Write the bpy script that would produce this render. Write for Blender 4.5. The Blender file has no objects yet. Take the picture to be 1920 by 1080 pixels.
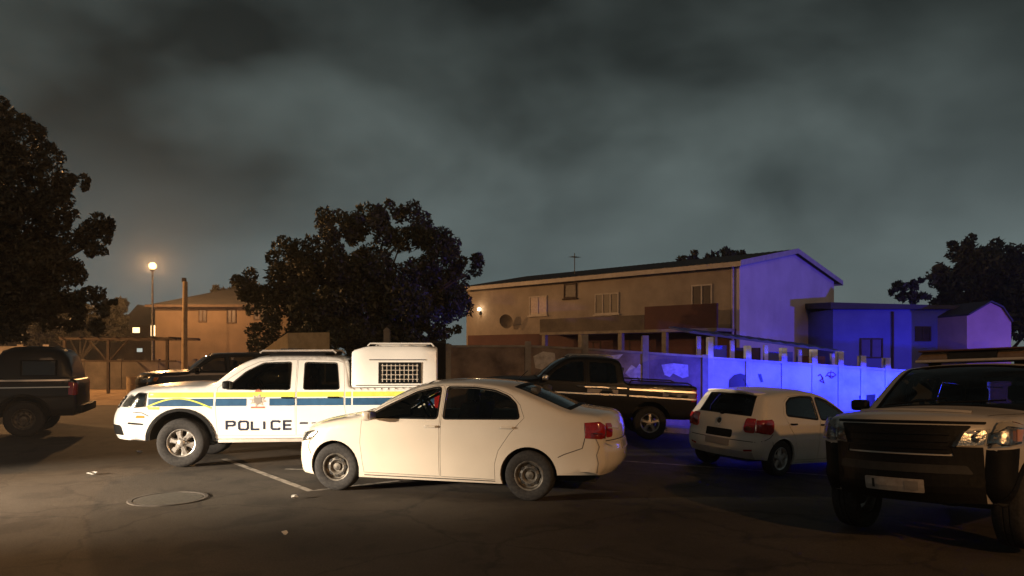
import bpy, bmesh, math, random
import numpy as np
from mathutils import Vector, Matrix
from mathutils.geometry import delaunay_2d_cdt
R = math.radians
random.seed(11); rng = np.random.default_rng(11)
sc = bpy.context.scene
COL = sc.collection

# ------------------------------------------------------------------ camera
CAMZ, F, CX, HY = 1.83, 1350.0, 960.0, 663.0
cam_d = bpy.data.cameras.new('camera'); cam = bpy.data.objects.new('camera', cam_d); COL.objects.link(cam)
cam.location = (0, 0, CAMZ); cam.rotation_euler = (R(90), 0, 0)
cam_d.sensor_width = 36; cam_d.lens = F / 1920 * 36
cam_d.shift_y = (HY - 540) / 1920
cam_d.clip_end = 2000; cam_d.clip_start = .05
sc.camera = cam
sc.cycles.use_denoising = True
sc.cycles.max_bounces = 8; sc.cycles.transparent_max_bounces = 24
sc.cycles.sample_clamp_indirect = 4
sc.view_settings.view_transform = 'Standard'; sc.view_settings.look = 'None'
sc.view_settings.exposure = 0; sc.view_settings.gamma = 1

# ------------------------------------------------------------------ world: night overcast lit by the town
w = bpy.data.worlds.new('World'); sc.world = w; w.use_nodes = True
nt = w.node_tree; N = nt.nodes; L = nt.links
for n in list(N): N.remove(n)
out = N.new('ShaderNodeOutputWorld'); bg = N.new('ShaderNodeBackground')
sky = N.new('ShaderNodeTexSky'); sky.sky_type = 'NISHITA'; sky.sun_disc = False
sky.sun_elevation = R(-4); sky.sun_rotation = R(150)
tc = N.new('ShaderNodeTexCoord')
def wnoise(scale, detail, rough, sz, off):
    m = N.new('ShaderNodeMapping'); m.inputs['Scale'].default_value = (1, 1, sz); m.inputs['Location'].default_value = off
    L.new(tc.outputs['Generated'], m.inputs['Vector'])
    t = N.new('ShaderNodeTexNoise'); t.inputs['Scale'].default_value = scale; t.inputs['Detail'].default_value = detail
    t.inputs['Roughness'].default_value = rough; t.inputs['Distortion'].default_value = .25
    L.new(m.outputs['Vector'], t.inputs['Vector']); return t
def wramp(src, stops):
    r = N.new('ShaderNodeValToRGB'); e = r.color_ramp.elements
    while len(e) < len(stops): e.new(.5)
    for k, (p, c) in zip(e, stops): k.position = p; k.color = (*c, 1)
    L.new(src, r.inputs['Fac']); return r
sep = N.new('ShaderNodeSeparateXYZ'); L.new(tc.outputs['Generated'], sep.inputs['Vector'])
grad = wramp(sep.outputs['Z'], [(0.0, (.125, .150, .148)), (.10, (.118, .152, .154)), (.22, (.078, .101, .103)), (.36, (.044, .057, .057)), (.6, (.026, .032, .032))])
n1 = wnoise(2.6, 4, .47, 1.6, (3.1, 1.3, 8.0)); n2 = wnoise(7, 4, .5, 2.0, (0.3, 5.0, 2.4))
r1 = wramp(n1.outputs['Fac'], [(.36, (.36, .37, .36)), (.60, (1.40, 1.38, 1.34))])
r2 = wramp(n2.outputs['Fac'], [(.3, (.86, .87, .86)), (.7, (1.13, 1.12, 1.11))])
m1 = N.new('ShaderNodeMix'); m1.data_type = 'RGBA'; m1.blend_type = 'MULTIPLY'
# the cloud relief fades towards the horizon
fz = wramp(sep.outputs['Z'], [(.07, (.25, .25, .25)), (.26, (1, 1, 1))])
L.new(fz.outputs['Color'], m1.inputs[0]); L.new(grad.outputs['Color'], m1.inputs[6]); L.new(r1.outputs['Color'], m1.inputs[7])
m2 = N.new('ShaderNodeMix'); m2.data_type = 'RGBA'; m2.blend_type = 'MULTIPLY'
L.new(fz.outputs['Color'], m2.inputs[0]); L.new(m1.outputs[2], m2.inputs[6]); L.new(r2.outputs['Color'], m2.inputs[7])
sm = N.new('ShaderNodeMix'); sm.data_type = 'RGBA'; sm.blend_type = 'ADD'; sm.inputs[0].default_value = .05
L.new(m2.outputs[2], sm.inputs[6]); L.new(sky.outputs['Color'], sm.inputs[7])
L.new(sm.outputs[2], bg.inputs['Color']); bg.inputs['Strength'].default_value = 1.0
L.new(bg.outputs[0], out.inputs['Surface'])

# ------------------------------------------------------------------ sun lamp: dim warm town glow from behind the camera
sd = bpy.data.lights.new('town_glow', 'SUN'); sd.energy = .09; sd.angle = R(12); sd.color = (1, .55, .28)
so = bpy.data.objects.new('town_glow', sd); COL.objects.link(so)
so.rotation_euler = Vector((-.30, .85, -.42)).to_track_quat('-Z', 'Y').to_euler()

def lamp(name, kind, loc, energy, color, radius=.1, aim=None, spot=None, blend=.5, parent=None):
    d = bpy.data.lights.new(name, kind); d.energy = energy; d.color = color; d.shadow_soft_size = radius
    o = bpy.data.objects.new(name, d); COL.objects.link(o); o.location = loc
    if aim is not None: o.rotation_euler = (Vector(aim) - Vector(loc)).to_track_quat('-Z', 'Y').to_euler()
    if kind == 'SPOT': d.spot_size = R(spot); d.spot_blend = blend
    if parent: o.parent = parent
    return o
# high headlamps of a truck standing out of frame on the left, shining across the police pickup and the sedan's nose
HEAD = (1, .82, .62)
lamp('headlamp_beam', 'SPOT', (-16.2, 4.6, 2.2), 27000, HEAD, .07, (-5.6, 10.5, -.2), 29, 1)
lamp('headlamp_beam', 'SPOT', (-15.6, 3.4, 2.2), 27000, HEAD, .07, (-5.0, 9.2, -.2), 28, 1)

# ------------------------------------------------------------------ materials
def mat(name, col, rough=.6, metal=0, coat=0, spec=.5, noise=None, bump=None, emit=None, es=1.0, alpha=None):
    m = bpy.data.materials.new(name); m.use_nodes = True
    t = m.node_tree; b = t.nodes['Principled BSDF']
    b.inputs['Base Color'].default_value = (*col, 1); b.inputs['Roughness'].default_value = rough
    b.inputs['Metallic'].default_value = metal; b.inputs['Coat Weight'].default_value = coat
    b.inputs['Coat Roughness'].default_value = .05; b.inputs['Specular IOR Level'].default_value = spec
    if emit: b.inputs['Emission Color'].default_value = (*emit, 1); b.inputs['Emission Strength'].default_value = es
    if noise or bump:
        tc = t.nodes.new('ShaderNodeTexCoord')
    if noise:      # (scale, dark colour, light colour, low, high)
        s, c1, c2, lo, hi = noise
        n = t.nodes.new('ShaderNodeTexNoise'); n.inputs['Scale'].default_value = s; n.inputs['Detail'].default_value = 6; n.inputs['Roughness'].default_value = .62
        t.links.new(tc.outputs['Object'], n.inputs['Vector'])
        r = t.nodes.new('ShaderNodeValToRGB'); r.color_ramp.elements[0].position = lo; r.color_ramp.elements[1].position = hi
        r.color_ramp.elements[0].color = (*c1, 1); r.color_ramp.elements[1].color = (*c2, 1)
        t.links.new(n.outputs['Fac'], r.inputs['Fac']); t.links.new(r.outputs['Color'], b.inputs['Base Color'])
    if bump:
        s, st, dist = bump
        n = t.nodes.new('ShaderNodeTexNoise'); n.inputs['Scale'].default_value = s; n.inputs['Detail'].default_value = 4
        t.links.new(tc.outputs['Object'], n.inputs['Vector'])
        bp = t.nodes.new('ShaderNodeBump'); bp.inputs['Strength'].default_value = st; bp.inputs['Distance'].default_value = dist
        t.links.new(n.outputs['Fac'], bp.inputs['Height']); t.links.new(bp.outputs['Normal'], b.inputs['Normal'])
    return m
def glass_mat(name, tint, rough=.02, ior=1.5):
    m = bpy.data.materials.new(name); m.use_nodes = True; t = m.node_tree
    for n in list(t.nodes): t.nodes.remove(n)
    o = t.nodes.new('ShaderNodeOutputMaterial'); mx = t.nodes.new('ShaderNodeMixShader'); fr = t.nodes.new('ShaderNodeFresnel')
    tr = t.nodes.new('ShaderNodeBsdfTransparent'); gl = t.nodes.new('ShaderNodeBsdfGlossy')
    fr.inputs['IOR'].default_value = ior; tr.inputs['Color'].default_value = (*tint, 1)
    gl.inputs['Roughness'].default_value = rough; gl.inputs['Color'].default_value = (1, 1, 1, 1)
    t.links.new(fr.outputs[0], mx.inputs[0]); t.links.new(tr.outputs[0], mx.inputs[1]); t.links.new(gl.outputs[0], mx.inputs[2])
    t.links.new(mx.outputs[0], o.inputs['Surface']); return m
M = {}
def paint(name, c, rough=.32, coat=.6, dirt=.90):
    d = tuple(x * dirt for x in c)
    return mat(name, c, rough, coat=coat, spec=.5 if c[0] > .1 else .18, noise=(1.1, d, c, .3, .62), bump=(90, .02, .001))
M['white'] = paint('white_paint', (.74, .73, .70))
M['white_s'] = paint('white_sedan_paint', (.68, .61, .51), .26, .9)
M['white_h'] = paint('white_hatch_paint', (.62, .57, .50), .36, .5)
M['white_v'] = paint('silver_white_paint', (.44, .40, .35), .36, .4)
M['black'] = paint('black_paint', (.006, .0055, .0055), .38, .12)
M['brown'] = paint('dark_bronze_paint', (.020, .017, .015), .35, .35)
M['navy'] = paint('dark_grey_paint', (.02, .02, .022), .3, .7)
M['glass'] = glass_mat('tinted_glass', (.34, .36, .34))
M['glass_d'] = glass_mat('dark_tinted_glass', (.10, .11, .11))
M['glass_l'] = glass_mat('light_glass', (.72, .74, .70))
M['clear'] = glass_mat('clear_lens', (.86, .86, .84), .03)
M['rubber'] = mat('tyre_rubber', (.022, .021, .020), .82, spec=.3, noise=(30, (.015, .014, .014), (.04, .037, .034), .4, .75), bump=(60, .15, .002))
M['alloy'] = mat('dusty_alloy', (.42, .40, .37), .38, .75, noise=(18, (.30, .27, .24), (.55, .53, .50), .35, .65))
M['steel'] = mat('rusty_steel_rim', (.10, .095, .09), .55, .6, noise=(14, (.05, .045, .04), (.20, .18, .15), .35, .7))
M['plastic'] = mat('black_plastic', (.005, .005, .005), .6, spec=.15, noise=(25, (.0035, .0035, .0035), (.008, .0075, .0075), .35, .7))
M['dark'] = mat('dark_interior', (.018, .017, .016), .8, noise=(9, (.012, .012, .011), (.028, .026, .025), .3, .7))
M['seat'] = mat('grey_seat_cloth', (.06, .058, .055), .9, noise=(40, (.045, .043, .04), (.08, .077, .07), .3, .7))
M['chrome'] = mat('chrome', (.72, .68, .62), .32, 1.0)
M['red'] = mat('red_tail_lens', (.30, .012, .012), .14, coat=.8, noise=(30, (.22, .008, .008), (.36, .016, .014), .3, .7))
M['amber'] = mat('amber_lens', (.65, .24, .04), .15, coat=.8)
M['reflector'] = mat('lamp_reflector', (.42, .41, .39), .22, 1.0, bump=(40, .4, .01))
M['yellow'] = mat('yellow_reflective_tape', (.62, .66, .10), .42, noise=(6, (.50, .54, .08), (.66, .70, .12), .3, .6))
M['blue'] = mat('blue_reflective_tape', (.02, .075, .16), .45, spec=.3, noise=(5, (.014, .055, .12), (.026, .09, .19), .3, .65))
M['ink'] = mat('navy_lettering', (.012, .018, .045), .6, spec=.2, noise=(30, (.009, .013, .03), (.022, .03, .06), .3, .7))
M['seam'] = mat('panel_gap', (.02, .019, .018), .9)
M['crest'] = mat('crest_print', (.42, .38, .33), .5, noise=(60, (.22, .16, .12), (.62, .58, .50), .4, .6))
M['crest_red'] = mat('crest_ribbon', (.42, .12, .08), .5, noise=(50, (.30, .08, .05), (.55, .22, .15), .35, .65))
M['plate'] = mat('number_plate', (.36, .31, .27), .5, noise=(14, (.27, .23, .20), (.42, .37, .32), .3, .7))
M['plate_d'] = mat('faded_print', (.22, .20, .18), .6)
M['paper'] = mat('litter_paper', (.75, .73, .68), .7, noise=(30, (.6, .58, .52), (.8, .78, .74), .3, .7))

# ------------------------------------------------------------------ mesh helpers
def obj(name, verts, faces, m, parent=None, smooth=False):
    me = bpy.data.meshes.new(name); me.from_pydata([tuple(map(float, v)) for v in verts], [], [tuple(int(i) for i in f) for f in faces])
    me.update()
    if smooth: me.shade_smooth()
    if m is not None: me.materials.append(M[m] if isinstance(m, str) else m)
    o = bpy.data.objects.new(name, me); COL.objects.link(o)
    if parent: o.parent = parent
    return o
def empty(name, loc=(0, 0, 0), rz=0):
    o = bpy.data.objects.new(name, None); COL.objects.link(o); o.location = loc; o.rotation_euler = (0, 0, rz); o.empty_display_size = .2
    return o
def tag(o, label, cat, group=None, kind=None):
    if label: o['label'] = label
    if cat: o['category'] = cat
    if group: o['group'] = group
    if kind: o['kind'] = kind
    return o
class MB:
    def __init__(s): s.v = []; s.f = []
    def add(s, v, f):
        k = len(s.v); s.v += [tuple(p) for p in v]; s.f += [tuple(i + k for i in q) for q in f]; return s
    def box(s, x0, x1, y0, y1, z0, z1, c=0):
        """box, with chamfered edges when c > 0"""
        if c <= 0:
            v = [(x, y, z) for z in (z0, z1) for y in (y0, y1) for x in (x0, x1)]
            return s.add(v, [(0, 2, 3, 1), (4, 5, 7, 6), (0, 1, 5, 4), (2, 6, 7, 3), (0, 4, 6, 2), (1, 3, 7, 5)])
        b = bmesh.new(); bmesh.ops.create_cube(b, size=1)
        for q in b.verts: q.co = ((x0 + x1) / 2 + q.co.x * (x1 - x0), (y0 + y1) / 2 + q.co.y * (y1 - y0), (z0 + z1) / 2 + q.co.z * (z1 - z0))
        bmesh.ops.bevel(b, geom=b.edges[:], offset=c, segments=2, affect='EDGES', profile=.6)
        b.verts.index_update(); s.add([tuple(q.co) for q in b.verts], [[q.index for q in f.verts] for f in b.faces]); b.free(); return s
    def tube(s, pts, r, n=8, cap=True):
        pts = [Vector(p) for p in pts]; rs = r if isinstance(r, (list, tuple)) else [r] * len(pts)
        v = []; f = []
        for i, p in enumerate(pts):
            d = (pts[min(i + 1, len(pts) - 1)] - pts[max(i - 1, 0)]).normalized()
            a = d.orthogonal().normalized() if i == 0 else (a - d * a.dot(d)).normalized()
            bq = d.cross(a)
            for k in range(n):
                t = 2 * math.pi * k / n; v.append(p + (a * math.cos(t) + bq * math.sin(t)) * rs[i])
        for i in range(len(pts) - 1):
            for k in range(n): f.append((i * n + k, i * n + (k + 1) % n, (i + 1) * n + (k + 1) % n, (i + 1) * n + k))
        if cap: f.append(tuple(range(n))[::-1]); f.append(tuple(range((len(pts) - 1) * n, len(pts) * n)))
        return s.add(v, f)
    def prism(s, poly, a, b, axis='y'):
        """polygon in the other two axes, extruded from a to b along axis"""
        n = len(poly)
        def P(p, t): return {'y': (p[0], t, p[1]), 'z': (p[0], p[1], t), 'x': (t, p[0], p[1])}[axis]
        v = [P(p, a) for p in poly] + [P(p, b) for p in poly]
        f = [tuple(range(n)), tuple(range(2 * n - 1, n - 1, -1))] + [(i, i + n, (i + 1) % n + n, (i + 1) % n) for i in range(n)]
        return s.add(v, f)
    def lathe(s, prof, n=40, y0=0):
        """profile (radius, y) spun round the y axis"""
        m = len(prof); v = []; f = []
        for k in range(n):
            t = 2 * math.pi * k / n
            for r_, y in prof: v.append((r_ * math.cos(t), y + y0, r_ * math.sin(t)))
        for k in range(n):
            for i in range(m - 1): f.append((k * m + i, ((k + 1) % n) * m + i, ((k + 1) % n) * m + i + 1, k * m + i + 1))
        return s.add(v, f)
    def build(s, name, m, parent=None, smooth=False):
        o = obj(name, s.v, s.f, m, parent, smooth)
        b = bmesh.new(); b.from_mesh(o.data); bmesh.ops.recalc_face_normals(b, faces=b.faces); b.to_mesh(o.data); b.free()
        return o
def auto_smooth(o, ang=35):
    o.data.shade_smooth()
    b = bmesh.new(); b.from_mesh(o.data)
    for e in b.edges:
        if len(e.link_faces) != 2 or e.calc_face_angle(0) > R(ang): e.smooth = False
    b.to_mesh(o.data); b.free(); return o

# ------------------------------------------------------------------ 2D helpers for panels
def pip(poly, P):
    P = np.asarray(P); poly = np.asarray(poly); x, y = P[:, 0], P[:, 1]; ins = np.zeros(len(P), bool)
    j = len(poly) - 1
    for i in range(len(poly)):
        xi, yi = poly[i]; xj, yj = poly[j]
        c = ((yi > y) != (yj > y))
        if yi != yj: ins ^= c & (x < (xj - xi) * (y - yi) / (yj - yi) + xi)
        j = i
    return ins
def seg_dist(P, Q, closed=False):
    """distance of points P to polyline Q, with index and parameter of the nearest spot"""
    P = np.asarray(P, float); Q = np.asarray(Q, float); B = np.roll(Q, -1, 0) if closed else Q[1:]; A = Q if closed else Q[:-1]
    d = B - A; l2 = np.maximum((d ** 2).sum(1), 1e-12)
    t = np.clip(((P[:, None] - A[None]) * d[None]).sum(2) / l2[None], 0, 1)
    D = np.sqrt(((A[None] + t[..., None] * d[None] - P[:, None]) ** 2).sum(2))
    i = D.argmin(1); k = np.arange(len(P)); return D[k, i], i, t[k, i]
def resample(poly, step):
    o = []
    for i in range(len(poly)):
        a = np.array(poly[i], float); b = np.array(poly[(i + 1) % len(poly)], float)
        n = max(1, int(math.ceil(np.hypot(*(b - a)) / step)))
        for k in range(n): o.append(a + (b - a) * k / n)
    return np.array(o)
def rounded(poly, r, n=4):
    """polygon with rounded corners"""
    o = []; m = len(poly)
    for i in range(m):
        p = np.array(poly[i], float); a = np.array(poly[i - 1], float); b = np.array(poly[(i + 1) % m], float)
        la, lb = np.hypot(*(a - p)), np.hypot(*(b - p)); q = min(r, la * .45, lb * .45)
        s, e = p + (a - p) / la * q, p + (b - p) / lb * q
        for k in range(n + 1):
            t = k / n; o.append((1 - t) ** 2 * s + 2 * t * (1 - t) * p + t * t * e)
    return np.array(o)
def inset(poly, d):
    P = np.asarray(poly, float); a = np.roll(P, 1, 0); b = np.roll(P, -1, 0)
    t = b - a; t /= np.maximum(np.hypot(t[:, 0], t[:, 1]), 1e-9)[:, None]; n = np.stack([-t[:, 1], t[:, 0]], 1)
    ar = .5 * np.sum(P[:, 0] * b[:, 1] - b[:, 0] * P[:, 1])
    return P + n * (d if ar > 0 else -d)
def cdt(outer, holes=(), spacing=.06, extra=None):
    vs = []; es = []
    for poly in [outer] + list(holes):
        k = len(vs); n = len(poly); vs += [tuple(p) for p in poly]; es += [(k + i, k + (i + 1) % n) for i in range(n)]
    o = np.asarray(outer); x0, z0 = o.min(0); x1, z1 = o.max(0)
    pts = []
    if spacing:
        gx, gz = np.meshgrid(np.arange(x0 + spacing * .5, x1, spacing), np.arange(z0 + spacing * .5, z1, spacing)); pts = np.stack([gx.ravel(), gz.ravel()], 1)
    if extra is not None and len(extra): pts = np.vstack([pts, extra]) if len(pts) else np.asarray(extra)
    if len(pts):
        k = pip(outer, pts)
        for h in holes: k &= ~pip(h, pts)
        pts = pts[k]
        if len(pts):
            for poly in [outer] + list(holes):
                dd = seg_dist(pts, poly, True)[0]; pts = pts[dd > .004]
                if not len(pts): break
    vs += [tuple(p) for p in pts]
    V, E_, Fc = delaunay_2d_cdt([Vector((float(a), float(b))) for a, b in vs], es, [], 0, 1e-6)[:3]
    V = np.array([tuple(v) for v in V]); Fc = np.array([f[:3] for f in Fc]); c = V[Fc].mean(1); k = pip(outer, c)
    for h in holes: k &= ~pip(h, c)
    return V, Fc[k]
def crom(pts, n=6):
    """Catmull-Rom through control points (all columns)"""
    P = np.asarray(pts, float); o = []
    for i in range(len(P) - 1):
        p0, p1, p2, p3 = P[max(i - 1, 0)], P[i], P[i + 1], P[min(i + 2, len(P) - 1)]
        d = np.hypot(*(p2 - p1)[:2]); m1 = (p2 - p0); m2 = (p3 - p1)
        l1 = np.hypot(*m1[:2]); l2 = np.hypot(*m2[:2]); m1 = m1 / max(l1, 1e-6) * d; m2 = m2 / max(l2, 1e-6) * d
        k = max(2, min(n, int(d / .025)))
        for t in np.arange(k) / k:
            h = (2 * t ** 3 - 3 * t ** 2 + 1, t ** 3 - 2 * t ** 2 + t, -2 * t ** 3 + 3 * t ** 2, t ** 3 - t ** 2)
            o.append(h[0] * p1 + h[1] * m1 + h[2] * p2 + h[3] * m2)
    o.append(P[-1]); o = np.array(o); o[:, 2] = np.clip(o[:, 2], .02, .3); return o

# ------------------------------------------------------------------ vehicle shell
class Shell:
    """side sheet y = W(x, z) with rolled edges + wrap sheet from nose over the roof to the tail"""
    def __init__(s, curve, wz, plan, arches, belly, ndiv=6, gpow=2.4):
        s.C = crom(curve, ndiv); s.wz = np.array(wz); s.plan = np.array(plan); s.arches = arches; s.gp = gpow
        s.xz = s.C[:, :2]; s.r = s.C[:, 2]; s.b = s.C[:, 3:5]
        bot = []                                  # from the tail bottom to the nose bottom
        (xr, zr), (xf, zf) = s.xz[-1], s.xz[0]; zb = belly
        for cx, cz, rad, in sorted(arches):
            h = zb if abs(cz - zb) < rad else cz
            a0 = math.asin(max(-1, (zr + .02 if cx < 0 else zb) - cz) / rad) if True else 0
            za = (zr if cx < 0 else zb); zc = (zb if cx < 0 else zf)
            t0 = math.pi - math.asin(np.clip((za - cz) / rad, -1, 1)); t1 = math.asin(np.clip((zc - cz) / rad, -1, 1))
            arc = [(cx + rad * math.cos(t), cz + rad * math.sin(t)) for t in np.linspace(t0, t1, 22)]
            bot.append(arc)
        s.arcs = bot
        o = [tuple(p) for p in s.xz]
        for arc in bot: o += arc
        s.outline = np.array(o)
        n = np.gradient(s.xz, axis=0); n /= np.maximum(np.hypot(n[:, 0], n[:, 1]), 1e-9)[:, None]; s.nin = np.stack([n[:, 1], -n[:, 0]], 1)  # inward (curve runs nose->tail over the top)
        if pip(s.outline, [s.xz[len(s.xz) // 2] + s.nin[len(s.xz) // 2] * .05])[0] == False: s.nin = -s.nin
        ex = []
        for th in (12, 28, 45, 62, 80):
            ex.append(s.xz + s.nin * (s.r * (1 - math.cos(R(th))))[:, None])
        s.extra = np.vstack(ex)
        s.ye = s.side(s.xz)[:, 1]
    def W(s, x, z): return np.interp(z, s.wz[:, 0], s.wz[:, 1]) * np.interp(x, s.plan[:, 0], s.plan[:, 1])
    def side(s, P, off=0, sgn=1):
        P = np.asarray(P, float); d, i, t = seg_dist(P, s.xz)
        r = s.r[i] * (1 - t) + s.r[np.minimum(i + 1, len(s.r) - 1)] * t
        q = np.clip(1 - d / r, 0, 1); y = s.W(P[:, 0], P[:, 1]) - r * (1 - np.sqrt(np.maximum(0, 1 - q * q)))
        X = np.stack([P[:, 0], y, P[:, 1]], 1)
        if off:
            e = .004
            n = np.cross(s.side(P + [0, e]) - s.side(P - [0, e]), s.side(P + [e, 0]) - s.side(P - [e, 0])); n /= np.maximum(np.linalg.norm(n, axis=1), 1e-9)[:, None]
            n *= np.where(n[:, 1:2] < 0, -1, 1); X = X + n * off
        X[:, 1] *= sgn; return X
    def g(s, v): return 1 - np.abs(v) ** s.gp
    def wrap(s, k, v):
        """k: float index along the curve, v: -1..1"""
        I = np.arange(len(s.xz)); f = lambda a: np.interp(k, I, a); g = s.g(v)
        return np.stack([f(s.xz[:, 0]) + f(s.b[:, 0]) * g, v * f(s.ye), f(s.xz[:, 1]) + f(s.b[:, 1]) * g], -1)
    def idx(s, x, z): return int(((s.xz - [x, z]) ** 2).sum(1).argmin())
    def end(s, P, k0, k1, off=0, axis=1):
        """project (y, z) points (axis 1: the nose or tail) or (x, y) points (axis 0: bonnet or roof) on the wrap between stations k0..k1"""
        P = np.asarray(P, float); K = np.arange(k0, k1 + 1)
        key = s.xz[K, 1] if axis == 1 else s.xz[K, 0]; sg = 1 if key[-1] > key[0] else -1
        y, t = (P[:, 0], P[:, 1]) if axis == 1 else (P[:, 1], P[:, 0])
        b = s.b[:, 1] if axis == 1 else s.b[:, 0]; I = np.arange(len(s.xz)); q = t.copy()
        for _ in range(8):
            k = np.interp(q * sg, key * sg, K); v = np.clip(y / np.interp(k, I, s.ye), -1, 1); q = t - np.interp(k, I, b) * s.g(v)
        X = s.wrap(k, v)
        if off:
            e = .02; dk = s.wrap(np.minimum(k + e, len(I) - 1), v) - s.wrap(np.maximum(k - e, 0), v); dv = s.wrap(k, np.clip(v + e, -1, 1)) - s.wrap(k, np.clip(v - e, -1, 1))
            n = np.cross(dk, dv); n /= np.maximum(np.linalg.norm(n, axis=1), 1e-9)[:, None]
            c = np.array([0, 0, .7]); n *= np.where(((X - c) * n).sum(1)[:, None] < 0, -1, 1); X = X + n * off
        return X
    def snap(s, poly, tol=.03):
        P = [np.array(p, float) for p in poly]; d = seg_dist(P, s.xz)[0]; o = []; n = len(P)
        I = [int(((s.xz - p) ** 2).sum(1).argmin()) for p in P]
        for i in range(n):
            j = (i + 1) % n
            if d[i] < tol: o.append(s.xz[I[i]])
            else: o.append(P[i])
            if d[i] < tol and d[j] < tol and abs(I[i] - I[j]) > 1:
                st = 1 if I[j] > I[i] else -1; o += [s.xz[k] for k in range(I[i] + st, I[j], st)]
        return np.array(o)
    # ---- mesh pieces
    def side_panel(s, mb, poly, holes=(), sgn=1, off=0, skirt=.012, spacing=.06, fine=True):
        poly = np.asarray(poly); poly = resample(poly, .05) if len(poly) < 60 else poly; V, Fc = cdt(poly, holes, spacing, s.extra if fine else None)
        X = s.side(V, off, sgn); mb.add(X, Fc)
        if skirt:
            for q in [poly] + list(holes):
                q = np.asarray(q); a = s.side(q, off, sgn); b = s.side(q, off - skirt, sgn); n = len(q)
                mb.add(np.vstack([a, b]), [(i, (i + 1) % n, (i + 1) % n + n, i + n) for i in range(n)])
        return mb
    def end_panel(s, mb, poly, k0, k1, off=.003, skirt=.01, spacing=.05, axis=1):
        poly = resample(np.asarray(poly), .045); V, Fc = cdt(poly, (), spacing if spacing else .06); mb.add(s.end(V, k0, k1, off, axis), Fc)
        if skirt:
            a = s.end(poly, k0, k1, off, axis); b = s.end(poly, k0, k1, off - skirt, axis); n = len(poly)
            mb.add(np.vstack([a, b]), [(i, (i + 1) % n, (i + 1) % n + n, i + n) for i in range(n)])
        return mb
    def wrap_sheet(s, mb, k0, k1, v0=-1, v1=1, nv=24, holes=(), off=0):
        vs = set(np.round(np.linspace(v0, v1, nv + 1), 5))
        for (a, b, vw) in holes: vs |= {-vw, vw}
        vs = np.array(sorted(vs)); K = np.arange(k0, k1 + 1); G = np.stack([s.wrap(K.astype(float), np.full(len(K), v)) for v in vs], 1)
        f = []; n = len(vs)
        for i in range(len(K) - 1):
            for j in range(n - 1):
                vm = (vs[j] + vs[j + 1]) / 2
                if any(a <= K[i] < b and abs(vm) < vw for a, b, vw in holes): continue
                f.append((i * n + j, i * n + j + 1, (i + 1) * n + j + 1, (i + 1) * n + j))
        return mb.add(G.reshape(-1, 3) + [0, 0, off], f)
def weld(o, d=.0008, smooth=True, ang=40):
    b = bmesh.new(); b.from_mesh(o.data); bmesh.ops.remove_doubles(b, verts=b.verts, dist=d); bmesh.ops.recalc_face_normals(b, faces=b.faces)
    for f in b.faces: f.smooth = True
    for e in b.edges:
        if len(e.link_faces) == 2 and e.calc_face_angle(0) > R(ang): e.smooth = False
    b.to_mesh(o.data); b.free(); return o

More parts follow.
